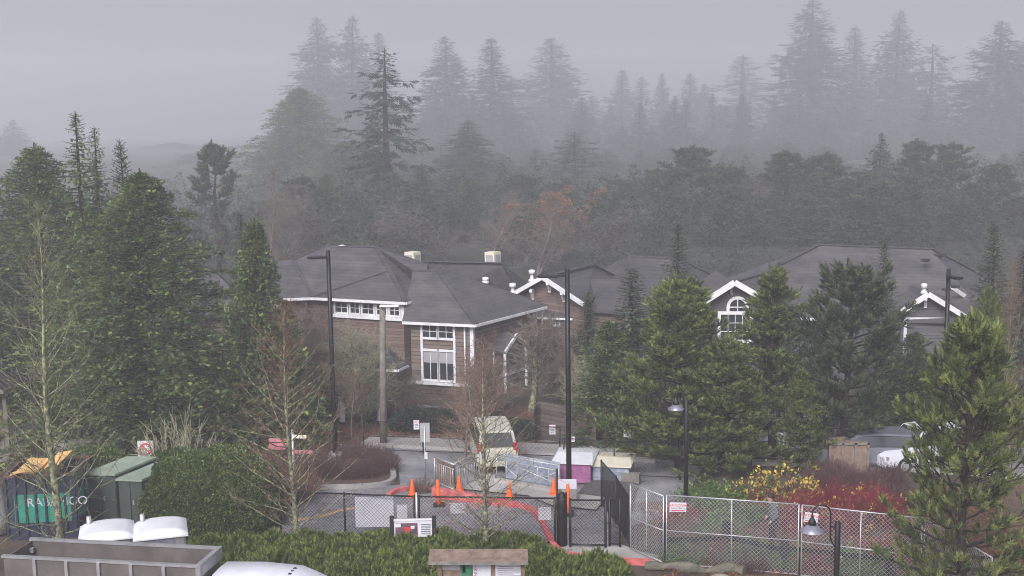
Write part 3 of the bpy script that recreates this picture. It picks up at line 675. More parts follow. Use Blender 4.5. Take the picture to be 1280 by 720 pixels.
# tall window: upper pair, panel, lower pair
A, B = a0, a1
u0, _ = on_wall(527, 440, A, B); u1, _ = on_wall(570, 440, A, B); _, zt = on_wall(548, 404, A, B); _, zb = on_wall(548, 477, A, B)
um = (u0+u1)/2; hgt = zt-zb
for ua, ub in ((u0, um+.05), (um-.05, u1)):
    window(hb, A, B, ua, ub, zt-hgt*.28, zt, 2, 2, .12)
    window(hb, A, B, ua, ub, zb, zb+hgt*.56, 2, 1, .12, blind=hgt*.20)
t_ = (B-A).normalized(); t_.z = 0; n_ = Vector((t_.y, -t_.x, 0)); n_ = n_ if n_.y < 0 else -n_
P = lambda A, u, z, o: Vector((A.x, A.y, 0))+t_*u+n_*o+Vector((0, 0, z))
m = MB(); 
for u in (u0+.05, u1-.05): m.beam(P(A, u, zb+hgt*.5, .05), P(A, u, zt-hgt*.2, .05), .13, .09, up=n_)
m.beam(P(A, u0-.1, zt+.06, .07), P(A, u1+.1, zt+.06, .07), .12, .14); m.build('window_casing', M['trim'], hb)
_, zs = on_wall(548, 479, A, B); ue, _ = on_wall(592, 480, A, B); us, _ = on_wall(511, 476, A, B)
m = MB(); m.beam(P(A, us, zs, .12), P(A, ue+.1, zs, .12), .24, .12); q0 = a1+n_*.02; m.beam((q0.x, q0.y, zs), (a2.x, a2.y, zs+.02), .24, .12); m.build('water_table', M['trim'], hb)
# clerestory strip
t_ = (c1-c0).normalized(); t_.z = 0; n_ = Vector((t_.y, -t_.x, 0)); n_ = n_ if n_.y < 0 else -n_
A, B = c0, c1; us_ = [on_wall(x, 387, A, B)[0] for x in (418, 437, 452, 470, 486, 502)]; _, zt = on_wall(460, 377, A, B); _, zb = on_wall(460, 394, A, B); zt = min(zt, 4.4)
for i in range(5): window(hb, A, B, us_[i]+.02, us_[i+1]-.02, zb, zt, 2, 2, .09, .03, sill=False)
m = MB(); m.beam(P(A, us_[0]-.15, zb-.1, .09), P(A, us_[-1]+.12, zb-.1, .09), .16, .18); m.build('window_sill', M['trim'], hb)
m = MB(); e_, _ = on_wall(507, 387, A, B); q = c1; m.box((q.x, q.y, (zb+4.4)/2), (.22, .22, 4.4-zb+.2), atan2(t_.y, t_.x)); m.build('corner_board', M['trim'], hb)
# entrance porch
pa, pb = on_z(408, 458, 2.3), on_z(497, 461, 2.3); pc = on_z(510, 455, 2.3); top1, top2 = on_z(440, 431, 3.25), on_z(482, 431, 3.25)
m = MB(); roofpoly(m, [[pa, pb, top2], [pa, top2, top1], [pb, pc, top2]], .1); m.build('porch_roof', M['roof'], hb); gutter([pa, pb, pc], hb, w=.1, h=.12)
for x in (424, 473): p = on_z(x, 462, 2.2); m = MB(); m.box((p.x, p.y+.3, .9), (.24, .24, 2.7), .5); m.build('porch_post', M['trim'], hb)
m = MB(); p = on_z(424, 500, 0); 
# small canopy on the right side
A, B = a1, a2; k0, k1 = on_wall(612, 436, A, B)[0], on_wall(641, 425, A, B)[0]
t_ = vv.copy(); t_.z = 0; t_.normalize(); n_ = Vector((t_.y, -t_.x, 0)); zc = on_wall(627, 430, A, B)[1]
c_ = [P(A, k0, zc, 0), P(A, k0, zc-.15, 1.0), P(A, k1, zc-.15, 1.0), P(A, k1, zc, 0)]; ap0, ap1 = P(A, (k0+k1)/2, zc+.75, 0), P(A, (k0+k1)/2, zc+.6, 1.0)
m = MB(); roofpoly(m, [[c_[0], c_[1], ap1, ap0], [ap0, ap1, c_[2], c_[3]]], .1); m.build('canopy', M['roof_dark'], hb)
m = MB(); m.beam(c_[1], ap1, .1, .16); m.beam(ap1, c_[2], .1, .16); m.build('canopy_fascia', M['trim'], hb)
for u in (k0+.1, k1-.1): m = MB(); m.beam(P(A, u, -1, .9), P(A, u, zc-.2, .9), .13); m.build('canopy_post', M['trim'], hb)
k2, k3 = on_wall(616, 470, A, B)[0], on_wall(630, 470, A, B)[0]; window(hb, A, B, min(k2, k3), max(k2, k3), .4, 2.2, 1, 2, .1)
for px_, py_ in ((428, 326),): p = on_z(px_, py_, 5.55); vent_pipe(hb, p+Vector((0, 0, .1)), .85, .11)
for px_, py_ in ((486, 320), (495, 319)): roof_vent(hb, at(px_, py_, RR.y-.2))
roof_vent(hb, at(530, 341.5, WA.y+.3)); m = MB(); p = at(535, 338, WL.y); m.tube([p-Vector((0, 0, .1)), p+Vector((0, 0, .5))], .05, 6); m.build('stack', M['plastic_dark'], hb)
# --- roof behind it with two white boxes
hd = thing('house', 'low brown house behind the tall window house, two white boxes standing on its roof', 'house', (-4, 78, 0))
q = [on_z(530, 327, 5.4), on_z(627, 329, 5.4), on_z(655, 372, 3.2), on_z(540, 372, 3.2)]; bk = [q[1]+Vector((2, 5, -2.2)), q[0]+Vector((-2, 5, -2.2))]
m = MB(); roofpoly(m, [[q[0], q[1], q[2], q[3]], [q[1], bk[0], q[2]], [q[0], bk[1], bk[0], q[1]]]); m.build('roof', M['roof_dark'], hd); caps([(q[0], q[1]), (q[1], q[2])], hd)
m = MB(); m.prism([(p.x, p.y) for p in (q[3]+Vector((.5, .5, 0)), q[2]+Vector((-.5, .5, 0)), bk[0]-Vector((.5, .5, 0)), bk[1]-Vector((-.5, .5, 0)))], -.5, 3.0); m.build('wall', M['siding'], hd)
for px_ in (516, 616):
    p = at(px_, 331, q[0].y-.4); m = MB(); m.box(p+Vector((0, 0, .35)), (.72, .72, .9), -.6); o = m.build('rooftop_box', M['cream'], hd, .02)
    m = MB()
    for s in (-1, 1):
        c = p+Vector((0, 0, .33)); d = Vector((cos(-.6+(pi if s < 0 else -pi/2)), sin(-.6+(pi if s < 0 else -pi/2)), 0)); d = Vector((sin(-.6), -cos(-.6), 0)) if s < 0 else Vector((cos(-.6), sin(-.6), 0))
        m.box(c+d*.36, (.5 if s < 0 else .04, .04 if s < 0 else .5, .6), -.6)
    m.build('louvre', M['curtain'], o)
p = on_z(607, 352, 4.3); vent_pipe(hd, p, .25, .1)
# --- small gable house in the middle
hg = thing('house', 'brown house with a white trimmed bracketed gable, left of the small firs', 'house', (3, 70, 0))
G0, G1, GA = on_z(640, 368, 3.75), on_z(731, 380, 3.75), on_z(679, 346, 4.95); GR = on_z(741, 331, 4.95); G3 = on_z(775, 348, 3.75)
dx = (GR-GA); G4 = G0+dx*1.1; K0, K1 = on_z(728, 347, 4.45), on_z(776, 348, 4.45); K2, K3 = on_z(716, 385, 3.2), on_z(800, 392, 3.2)
m = MB(); roofpoly(m, [[GA, GR, G3, G1], [G0, G4, GR, GA], [GR, G4, G3], [K0, K1, K3, K2]]); m.build('roof', M['roof_dark'], hg); caps([(GA, GR), (GR, G3), (K0, K1), (K0, K2)], hg)
m = MB(); fw = Vector((-.06, -.10, -.03)); m.beam(G0+fw, GA+fw, .12, .24); m.beam(GA+fw, G1+fw, .12, .24); m.build('bargeboard', M['trim'], hg)
back = dx.normalized()*.55; g0, g1, ga = G0.lerp(G1, .1)+back, G0.lerp(G1, .93)+back, GA+back-Vector((0, 0, .15))
m = MB(); th = dx.normalized()*.5; m.add([g0+Vector((0, 0, -5)), g1+Vector((0, 0, -5)), g1, ga, g0]+[p+th for p in (g0+Vector((0, 0, -5)), g1+Vector((0, 0, -5)), g1, ga, g0)], [(0, 1, 2, 3, 4), (9, 8, 7, 6, 5), (0, 5, 6, 1), (1, 6, 7, 2), (2, 7, 8, 3), (3, 8, 9, 4), (4, 9, 5, 0)])
m.build('wall', M['siding_red'], hg)
def bracket(parent, p, s=1.0):
    m = MB(); d = Vector((-.3, -.95, 0)); m.beam(p, p+d*.5*s, .16*s, .16*s); m.beam(p+Vector((0, 0, -.55*s)), p+Vector((0, 0, .02)), .14*s); m.beam(p+Vector((0, 0, -.5*s)), p+d*.42*s, .11*s); m.build('bracket', M['trim'], parent)
for f, h in ((.17, .52), (.45, 1), (.68, .60)):
    b_ = g0.lerp(g1, f); zz = {0: 0}; top = (ga.z-.18) if h == 1 else g0.z+(ga.z-g0.z)*h-.22; bracket(hg, Vector((b_.x, b_.y, top))-dx.normalized()*.05)
sk = [on_z(664, 373, 3.35), on_z(722, 377, 3.35), on_z(716, 397, 2.75), on_z(666, 395, 2.75)]
m = MB(); roofpoly(m, [sk], .12); m.build('skirt_roof', M['roof_dark'], hg); gutter([sk[3], sk[2]], hg, w=.11, h=.11)
wf = [sk[3]+Vector((.0, .35, 0)), sk[2]+Vector((0, .35, 0))]
m = MB(); m.prism([(wf[0].x, wf[0].y), (wf[1].x, wf[1].y), (wf[1].x+1.5, wf[1].y+4), (wf[0].x, wf[0].y+4)], -.8, 2.7); m.build('wall', M['siding_red'], hg)
u0, zt = on_wall(688, 397.5, wf[0], wf[1]); u1, zb = on_wall(701, 408, wf[0], wf[1]); window(hg, wf[0], wf[1], u0, u1, zb, zt, 2, 2, .1)
m = MB(); m.prism([(p.x, p.y) for p in (K2+Vector((.3, .5, 0)), K3+Vector((-.3, .5, 0)), K3+Vector((0, 6, 0)), K2+Vector((0, 6, 0)))], -.6, 3.1); m.build('wall', M['siding'], hg)
vent_pipe(hg, on_z(665, 350, 4.3), .6, .1); vent_pipe(hg, on_z(641, 366, 3.9), .55, .1)
# --- big pale roof behind
he = thing('house', 'hazy brown house with a wide hipped roof beyond the bracketed gable house', 'house', (11, 76, 0))
E = dict(a=on_z(787, 320, 5.25), b=on_z(846, 323, 5.25), c=on_z(910, 354, 3.3), d=on_z(884, 384, 3.1), e=on_z(800, 398, 2.9), f=on_z(738, 352, 3.2))
X1, X2 = on_z(808, 333, 4.7), on_z(780, 350, 4.3)
m = MB(); roofpoly(m, [[E['a'], E['b'], E['d'], E['e']], [E['b'], E['c'], E['d']], [E['a'], E['e'], E['f']], [E['a'], E['f'], E['c']+Vector((-8, 7, 0)), E['b']], [E['b'], E['c']+Vector((-8, 7, 0)), E['c']]]); m.build('roof', M['roof_dark'], he)
caps([(E['a'], E['b']), (E['b'], E['c']), (E['b'], E['d']), (E['a'], E['e'])], he)
m = MB(); m.prism([(p.x, p.y) for p in (E['f']+Vector((1, .6, 0)), E['e']+Vector((0, .6, 0)), E['d']+Vector((-.3, .6, 0)), E['c']+Vector((-1, .4, 0)), E['c']+Vector((-8, 6, 0)))], -.5, 2.8); m.build('wall', M['siding_gray'], he)
vent_pipe(he, on_z(888, 360, 3.85), .2, .1)
# --- right house
hc = thing('house', 'wide grey roofed house on the right with an arched white window in its front gable', 'house', (22, 66, 0))
Rl, Rr = on_z(1023, 306, 6.5), on_z(1163, 311, 6.5); El, Er = on_z(990, 396, 3.4), on_z(1240, 402, 3.4); Ex = on_z(1228, 345, 4.6)
A0, A1, AP = at(871, 382, 62.6), at(965, 379, 62.2), at(918, 352, 62.4); Em = on_z(953, 342, AP.z)
bkl, bkr = Rl+Vector((-4, 8, -3)), Rr+Vector((5, 8, -3)); AB = A0+(Em-AP)*1.0
m = MB(); roofpoly(m, [[Rl, Rr, Er, El], [Rr, Ex, Er], [Rl, El, Em], [Rl, Em, AB, bkl], [Rl, bkl, bkr, Rr], [Rr, bkr, Ex], [AP, Em, El, A1], [A0, AB, Em, AP]]); m.build('roof', M['roof'], hc)
caps([(Rl, Rr), (Rl, Em), (AP, Em), (Rr, Ex)], hc)
# sub hip of the right bay
S0, S1, S2 = on_z(1167, 313, 6.52), on_z(1118, 343, 5.40), on_z(1186, 347, 5.30)
m = MB(); fw = Vector((0, -.10, -.03)); m.beam(A0+fw, AP+fw, .12, .30); m.beam(AP+fw, A1+fw, .12, .30); m.build('bargeboard', M['trim'], hc)
g0, g1, ga = A0.lerp(A1, .06)+Vector((0, .5, 0)), A0.lerp(A1, .94)+Vector((0, .5, 0)), AP+Vector((0, .5, -.12))
def gable(parent, g0, g1, ga, dep, material, zb=-.6):
    th = Vector((0, dep, 0)); b0, b1 = Vector((g0.x, g0.y, zb)), Vector((g1.x, g1.y, zb)); q = [b0, b1, g1, ga, g0]
    m = MB(); m.add(q+[p+th for p in q], [(0, 1, 2, 3, 4), (9, 8, 7, 6, 5), (0, 5, 6, 1), (1, 6, 7, 2), (2, 7, 8, 3), (3, 8, 9, 4), (4, 9, 5, 0)]); return m.build('wall', M[material], parent)
gable(hc, g0, g1, ga, 5, 'darkwall')
bracket(hc, Vector((ga.x, g0.y-.05, ga.z-.2)), 1.05)
A, B = g0, g1
u0 = on_wall(897, 400, A, B)[0]; u1 = on_wall(941, 400, A, B)[0]; z1 = on_wall(918, 389, A, B)[1]; z0 = on_wall(918, 417, A, B)[1]
window(hc, A, B, u0, u1, z0-.5, z1, 4, 3, .17, .03)
ua, ub = on_wall(910, 380, A, B)[0], on_wall(934, 380, A, B)[0]; zt = on_wall(921, 372, A, B)[1]
t_ = (B-A).normalized(); t_.z = 0; n_ = Vector((t_.y, -t_.x, 0)); n_ = n_ if n_.y < 0 else -n_
uc = (ua+ub)/2; rr = (ub-ua)/2; hs_ = zt-z1-rr
arc = [P(A, ua, z1, .06), P(A, ua, z1+hs_, .06)]+[P(A, uc-rr*cos(pi*k/10), z1+hs_+rr*sin(pi*k/10), .06) for k in range(1, 10)]+[P(A, ub, z1+hs_, .06), P(A, ub, z1, .06)]
m = MB()
for a_, b_ in zip(arc, arc[1:]): m.beam(a_, b_, .08, .16) if abs(a_.z-b_.z) < 1e-6 else m.beam(a_, b_, .16, .08, up=n_)
aw = m.build('arched_window', M['trim'], hc)
m = MB(); pl = [p-n_*.03 for p in arc]; m.add(pl+[p-n_*.02 for p in pl], [tuple(range(len(pl))), tuple(reversed(range(len(pl), 2*len(pl))))]); m.build('pane', M['glass'], aw)
m = MB(); m.beam(P(A, uc, z1, .07), P(A, uc, zt, .07), .05, .04, up=n_); m.beam(P(A, ua, z1+hs_, .07), P(A, ub, z1+hs_, .07), .04, .05); m.build('glazing_bar', M['trim'], aw)
m = MB(); m.prism([(p.x, p.y) for p in (El+Vector((-2, .5, 0)), El+Vector((.3, .5, 0)), Er+Vector((-.5, .5, 0)), Ex+Vector((-.3, 2, 0)), El+Vector((-2, 7, 0)))], -.6, 3.3); m.build('wall', M['siding_gray'], hc)
gutter([El, on_z(1100, 398, 3.4)], hc)
# right gable
B0, B1, BP = at(1126, 389, 61.2), at(1209, 397, 60.8), at(1160, 367, 61); Bk = BP+Vector((.3, 5.5, 0))
m = MB(); roofpoly(m, [[BP, Bk, Bk+Vector((3, -1.5, -1)), B1], [B0, Bk+Vector((-3, -1, -1)), Bk, BP]], .14); m.build('gable_roof', M['roof'], hc)
fw = Vector((0, -.08, -.02)); m = MB(); m.beam(B0+fw, BP+fw, .12, .26); m.beam(BP+fw, B1+fw, .12, .26); m.build('bargeboard', M['trim'], hc)
g0, g1, ga = B0.lerp(B1, .05)+Vector((0, .4, 0)), B0.lerp(B1, .95)+Vector((0, .4, 0)), BP+Vector((0, .4, -.12))
gable(hc, g0, g1, ga, 3, 'siding_gray'); bracket(hc, Vector((ga.x, ga.y-.05, ga.z-.15)), .95)
A, B = g0, g1; t_ = (B-A).normalized(); t_.z = 0; n_ = Vector((t_.y, -t_.x, 0)); n_ = n_ if n_.y < 0 else -n_
ub0, zb0 = on_wall(1129, 399, A, B); ub1, zb1 = on_wall(1203, 401, A, B); zz = (zb0+zb1)/2
m = MB(); m.beam(P(A, ub0, zz, .06), P(A, ub1, zz, .06), .1, .28); 
for u in (ub0+.1, ub1-.1): m.beam(P(A, u, zz-.15, .06), P(A, u, zz-2.2, .06), .16, .1, up=n_)
m.build('trim_board', M['trim'], hc)
vent_pipe(hc, BP+Vector((0, .6, 0)), .42, .08); p0, p1 = on_z(1189, 359, 5.0), on_z(1211, 374, 4.2)
m = MB(); m.beam(p0, p1, .12, .22); m.build('bargeboard', M['trim'], hc)
for x, y in ((943, 350), (953, 348)): roof_vent(hc, at(x, y, AP.y+2.2 if x < 950 else AP.y+2.8), .3)
for x, y, dy in ((1157, 327, -1.6), (1173, 321, -.6), (1179, 320, -.6), (1183, 364, -6.0), (1194, 360, -6)): roof_vent(hc, at(x, y, Rr.y+dy), .34)
# --- sliver of a roof between the cedars
hf = thing('house', 'grey roofed house mostly hidden between the tall cedar and the narrow green cedar', 'house', (-17, 70, 0))
q = [on_z(232, 328, 5.2), on_z(268, 336, 5.2), on_z(345, 362, 3.6), on_z(330, 398, 2.6), on_z(215, 392, 2.6)]
m = MB(); roofpoly(m, [[q[0], q[1], q[3], q[4]], [q[1], q[2], q[3]], [q[0], q[0]+Vector((0, 7, -2)), q[1]+Vector((3, 7, -2)), q[1]]]); m.build('roof', M['roof'], hf)
m = MB(); m.prism([(p.x, p.y) for p in (q[4]+Vector((.4, .5, 0)), q[3]+Vector((-.4, .5, 0)), q[3]+Vector((1, 6, 0)), q[4]+Vector((.4, 6, 0)))], -.5, 2.5); m.build('wall', M['siding'], hf)
# --- gazebo
gzb = thing('gazebo', 'open timber gazebo with a dark standing seam metal roof and railing', 'gazebo', (-19, 47, 0))
ap = on_z(-60, 425, 5.2); e = [on_z(-140, 492, 3.0), on_z(4, 488, 3.0), on_z(54, 472, 3.0), on_z(14, 452, 3.0)]
m = MB(); roofpoly(m, [[ap, e[0], e[1]], [ap, e[1], e[2]], [ap, e[2], e[3]]], .08); m.build('roof', M['metalroof'], gzb)
m = MB()
for a_, b_ in ((e[0], e[1]), (e[1], e[2])):
    for k in range(1, 8): q = a_.lerp(b_, k/8); m.beam(q+Vector((0, 0, .03)), ap.lerp(q, .12)+Vector((0, 0, .03)), .04, .05)
for q in e: m.beam(q+Vector((0, 0, .03)), ap+Vector((0, 0, .03)), .09, .06)
m.build('roof_seam', M['black'], gzb); gutter(e, gzb, 'fascia', .07, .16, -.06, 'wood_grey')
pp = [on_z(38, 475, 2.9), on_z(2, 488, 2.9), on_z(-60, 488, 2.9)]
for q in pp: m = MB(); m.box((q.x, q.y+.2, 1.5), (.16, .16, 3.0), .3); m.build('post', M['wood_grey'], gzb)
m = MB(); 
for z in (.35, 1.15):
    for a_, b_ in zip(pp, pp[1:]): m.beam((a_.x, a_.y+.2, z), (b_.x, b_.y+.2, z), .06, .09)
for a_, b_ in zip(pp, pp[1:]):
    for k in range(1, 12): q = a_.lerp(b_, k/12); m.beam((q.x, q.y+.2, .35), (q.x, q.y+.2, 1.15), .04)
m.build('railing', M['wood_grey'], gzb)
m = MB(); m.prism([(p.x, p.y) for p in (pp[0]+Vector((.3, .4, 0)), pp[1]+Vector((.2, -.2, 0)), pp[2]+Vector((0, -.2, 0)), pp[2]+Vector((0, 4, 0)), pp[0]+Vector((-.5, 5, 0)))], -.2, .12); m.build('floor_deck', M['wood_grey'], gzb)
# curved retaining wall by the bushes
c_ = smooth([(668, 505), (676, 500), (700, 504), (745, 512)]); rw = []
m = MB(); P3 = [on_z(x, y+4, 1.3) for x, y in c_]
for a_, b_ in zip(P3, P3[1:]): m.prism([(a_.x, a_.y), (b_.x, b_.y), (b_.x, b_.y+.3), (a_.x, a_.y+.3)], -1, 1.3)
wq = m.build('retaining_wall', M['brick']); tag(wq, 'curved brown block retaining wall behind the roadside fence', 'wall')
# ------------------------------------------------------------------ small street things
def chain(parent, a, b, z0, z1, material, sp=.075, r=.0035, name='chain_mesh', za=None):
    """woven wire between two ground points; z0,z1 above the ground at each end"""
    a = Vector(a); b = Vector(b); L = (Vector((b.x-a.x, b.y-a.y, 0))).length; h = z1-z0; st = sp*1.42
    A = []; B = []
    def pt(u, z): q = a.lerp(b, u/L); return (q.x, q.y, q.z+z0+z)
    for s in (1, -1):
        k = -h
        while k < L:
            # line u = k + z (s=1) or u = L-k - z
            lo, hi = max(0, -k), min(h, L-k)
            if hi > lo:
                u0_, u1_ = k+lo, k+hi
                if s < 0: u0_, u1_ = L-u0_, L-u1_
                A.append(pt(u0_, lo)); B.append(pt(u1_, hi))
            k += st
    org = world_loc(parent); A = np.array(A)-np.array(org); B = np.array(B)-np.array(org)
    Vv, Ff = segs(A, B, np.full(len(A), r), np.full(len(A), r), 3)
    return link(name, raw_mesh(name, Vv, Ff, material), parent)
def text(parent, s, pos, size, right, up, material, name='lettering', sx=1.0):
    cu = bpy.data.curves.new(name, 'FONT'); cu.body = s; cu.size = size; cu.extrude = .002; cu.align_x = 'CENTER'; cu.align_y = 'CENTER'
    o = bpy.data.objects.new('t', cu); COL.objects.link(o)
    me = bpy.data.meshes.new_from_object(o.evaluated_get(bpy.context.evaluated_depsgraph_get())); bpy.data.objects.remove(o)
    me.name = name; me.materials.clear(); me.materials.append(material)
    x = Vector(right).normalized()*sx; y = Vector(up).normalized(); z = x.cross(y).normalized(); p = Vector(pos)-world_loc(parent)
    me.transform(Matrix(((x.x, y.x, z.x, p.x), (x.y, y.y, z.y, p.y), (x.z, y.z, z.z, p.z), (0, 0, 0, 1))))
    return link(name, me, parent)
def fence(name, label, pts, h, material, post=.05, rail=.04, mids=(), n_per=None, group=None, chainz=True, mesh_mat=None, sp=.085, r=.006, top=True, bottom=True, cat='fence'):
    t = thing(name, label, cat, pts[0], group); mm = M[material]
    for p in pts: m = MB(); m.tube([p-Vector((0, 0, .1)), p+Vector((0, 0, h+.05))], post/2, 8); m.build('post', mm, t)
    m = MB()
    for a, b in zip(pts, pts[1:]):
        if top: m.tube([a+Vector((0, 0, h)), b+Vector((0, 0, h))], rail/2, 6)
        if bottom: m.tube([a+Vector((0, 0, .1)), b+Vector((0, 0, .1))], rail/2, 6)
        for z in mids: m.tube([a+Vector((0, 0, z)), b+Vector((0, 0, z))], rail/2, 6)
    m.build('rail', mm, t)
    if chainz:
        for a, b in zip(pts, pts[1:]): chain(t, a, b, .1, h, mesh_mat or mm, sp, r)
    return t
# black roadside fence
pts = [gnd(455, 564), gnd(529, 567), gnd(628, 570), gnd(700, 573)]
fence('chain_link_fence', 'low black chain link fence along the far kerb, carrying four small white notices', pts, 1.35, 'black', .06, .04, sp=.13, r=.003)
pts = [gnd(705, 592), gnd(768, 596), gnd(850, 600)]
fence('chain_link_fence', 'black chain link fence behind the pink crate, next to the tall dark lamp post', pts, 1.45, 'black', .06, .04, sp=.13, r=.003)
def notice(px, py, w, h, label, lines=3, gy=571, skew=0):
    g = gnd(px, gy); p = at(px, py, g.y-.06); t = tag(MB().box(p, (w, .015, h)).build('notice_board', M['paper']), label, 'notice')
    text(t, 'NO', (p.x, p.y-.012, p.z+h*.28), h*.30, (1, 0, 0), (0, 0, 1), M['redink'], sx=1.2)
    m = MB()
    for k in range(lines): m.box((p.x, p.y-.012, p.z+h*.05-h*.15*k), (w*(.62-.1*(k % 2)), .004, h*.05))
    m.build('print_line', M['ink'], t); return t
# build with org fix: parent meshes sit at world origin
notice(520.5, 531, .24, .40, 'white notice on the roadside fence beside the grey square sign back')
notice(601, 535, .26, .38, 'white notice on the roadside fence directly over the beige van')
notice(690.5, 537, .26, .42, 'white notice on the roadside fence below the curved block wall')
notice(714.5, 549, .28, .22, 'small white round cornered notice beside the tall lamp post')
notice(784, 542, .3, .3, 'white notice half hidden by the green shore pine branches')
# black gate fence
H = 1.62
pl = [gnd(352, 672), gnd(432, 675), gnd(519, 679)]
f1 = fence('chain_link_gate', 'black chain link sliding gate behind the hedge with a large pale panel on it', pl, H, 'black', .07, .06)
pm = [gnd(525, 679), gnd(694, 682)]
f2 = fence('chain_link_gate', 'wide black chain link gate leaf behind the bare mossy tree', pm, H, 'black', .07, .06)
pr_ = [gnd(713, 684), gnd(757, 685)]
f3 = fence('chain_link_gate', 'small black chain link pedestrian gate right of the thick black gate post', pr_, H, 'black', .08, .06)
def panel_on(parent, x0, y0, x1, y1, gy, material='paper', name='panel', dy=.08):
    g = gnd((x0+x1)/2, gy); a = at(x0, (y0+y1)/2, g.y+dy); b = at(x1, (y0+y1)/2, g.y+dy); t_, b_ = at(x0, y0, g.y+dy), at(x0, y1, g.y+dy)
    m = MB(); m.box(((a.x+b.x)/2, g.y+dy, (t_.z+b_.z)/2), (b.x-a.x, .012, t_.z-b_.z)); return m.build(name, M[material], parent)
panel_on(f1, 444, 621, 492, 659, 676); panel_on(f1, 496, 631, 509, 648, 677)
panel_on(f2, 563, 629, 582, 642, 680); panel_on(f2, 673, 634, 689, 650, 682)
g = gnd(703, 682); gp = tag(MB().tube([g-Vector((0, 0, .1)), g+Vector((0, 0, 1.75)), g+Vector((0, 0, 1.82))], [.13, .13, .08], 14).build('gate_post', M['black']), 'thick round black gate post between the two chain link gates', 'gate post')
for x in (522, 697, 708): 
    g = gnd(x, 681); tag(MB().tube([g-Vector((0, 0, .1)), g+Vector((0, 0, 1.8 if x != 697 else 2.6))], .035, 8).build('gate_post', M['galv' if x == 522 else 'black']), {522: 'slim steel post where the two wide gates meet', 697: 'slim tall black post left of the thick gate post', 708: 'slim black hinge post right of the thick gate post'}[x], 'gate post')
g = gnd(709, 640); tag(MB().box((at(709, 605, g.y).x, g.y, at(709, 605, g.y).z), (.75*24/27, .02, .36)).build('blank_notice', M['paper']), 'blank white rectangular sign low on the tall dark lamp post', 'sign')
# black fence running back
pts = [gnd(763, 683), gnd(774, 682), gnd(786, 684)]
pts = [gnd(764, 684), gnd(788, 687)]
# dense black screen fence from far to near
pb_ = [gnd(752, 633), gnd(770, 655), gnd(787, 684)]
t = fence('mesh_fence', 'dark dense mesh fence climbing towards the grey steel panels', pb_, 1.7, 'black', .07, .05, sp=.05, r=.006)
t = fence('mesh_fence', 'short black slatted fence return beside the small gate', [gnd(762, 683), gnd(775, 684)], 1.62, 'black', .08, .05, sp=.04, r=.008)
# galvanised panels
def galv(label, ga_, gb_, h0, mids=1, signs=None, subs=1):
    t = thing('fence_panel', label, 'fence panel', ga_, 'galvanised chain link construction panels'); mm = M['galv']; h = h0; r = .022
    m = MB(); z = Vector((0, 0, 1))
    m.tube([ga_+z*.05, ga_+z*h], r, 8); m.tube([gb_+z*.05, gb_+z*h], r, 8); m.tube([ga_+z*h, gb_+z*h], r, 8); m.tube([ga_+z*.08, gb_+z*.08], r, 8); m.build('frame', mm, t)
    m = MB()
    for k in range(1, subs+1): q = ga_.lerp(gb_, k/(subs+1)); m.tube([q+z*.08, q+z*h], r*.8, 8)
    m.tube([ga_+z*h*.5, gb_+z*h*.5], r*.8, 8); m.build('brace', mm, t)
    chain(t, ga_, gb_, .08, h, M['galv_wire'], .09, .0078); return t
hp = lambda px, pyb, pyt: at(px, pyt, gnd(px, pyb).y).z - gnd(px, pyb).z
n0, n1 = gnd(788, 688), gnd(829, 706)
galv('steel chain link panel set at an angle beside the dark mesh fence', n0, n1, 2.25)
q0, q1, q2, q3 = gnd(833, 707), gnd(997, 721), gnd(1001, 722), gnd(1150, 742)
fp = galv('long steel panel in front of the walking person, red and white notice at one end', q0, q1, 2.3)
fp2 = galv('steel chain link panel behind the near lamp, partly covered by the big pine', q2, q3, 2.3)
q4 = gnd(1236, 800)
galv('steel chain link panel glimpsed through the big pine at the lower right', q3+Vector((.05, -.05, 0)), q4, 2.3)
def rental(parent, px, py, Y, w, h, rot=0, label=None):
    p = at(px, py, Y-.05); X = Vector((cos(rot), 0, sin(rot))); Zz = Vector((-sin(rot), 0, cos(rot)))
    t = MB().beam(p-X*w/2, p+X*w/2, .012, h, up=Zz).build('sign_board', M['paper']); tag(t, label, 'sign')
    text(t, 'NATIONAL', p+Zz*h*.20+Vector((0, -.014, 0)), h*.42, X, Zz, M['redink'], sx=.98)
    text(t, 'RENTALS 800 352', p-Zz*h*.12+Vector((0, -.014, 0)), h*.2, X, Zz, M['ink'], sx=1.0)
    m = MB(); m.beam(p-X*w*.4-Zz*h*.36+Vector((0, -.01, 0)), p+X*w*.4-Zz*h*.36+Vector((0, -.01, 0)), .006, h*.09, up=Zz); m.build('print_line', M['redink'], t)
    return t
rental(fp, 847.5, 634, (q0.y*.9+q1.y*.1), .52, .30, -.03, 'red and white printed notice wired on the first long steel panel')
rental(fp2, 1014, 647, (q2.y*.9+q3.y*.1), .42, .30, -.15, 'tilted red and white notice half hidden behind the near lamp shade')
# dark timber rail
rp_ = [gnd(832, 706)+Vector((0, .5, 0)), gnd(911, 702)+Vector((0, .5, 0)), gnd(984, 716)+Vector((0, .4, 0)), gnd(1115, 728)+Vector((0, .4, 0))]
t = thing('rail_fence', 'dark timber post and rail fence behind the steel panels', 'fence', rp_[0])
for p, hh in zip(rp_, (1.2, 1.15, .95, .95)): MB().box(p+Vector((0, 0, hh/2)), (.22, .22, hh), .1).build('post', M['darkwood'], t, .01)
for a, b in zip(rp_, rp_[1:]): MB().beam(a+Vector((0, .1, .60)), b+Vector((0, .1, .55)), .08, .13).build('rail', M['darkwood'], t)
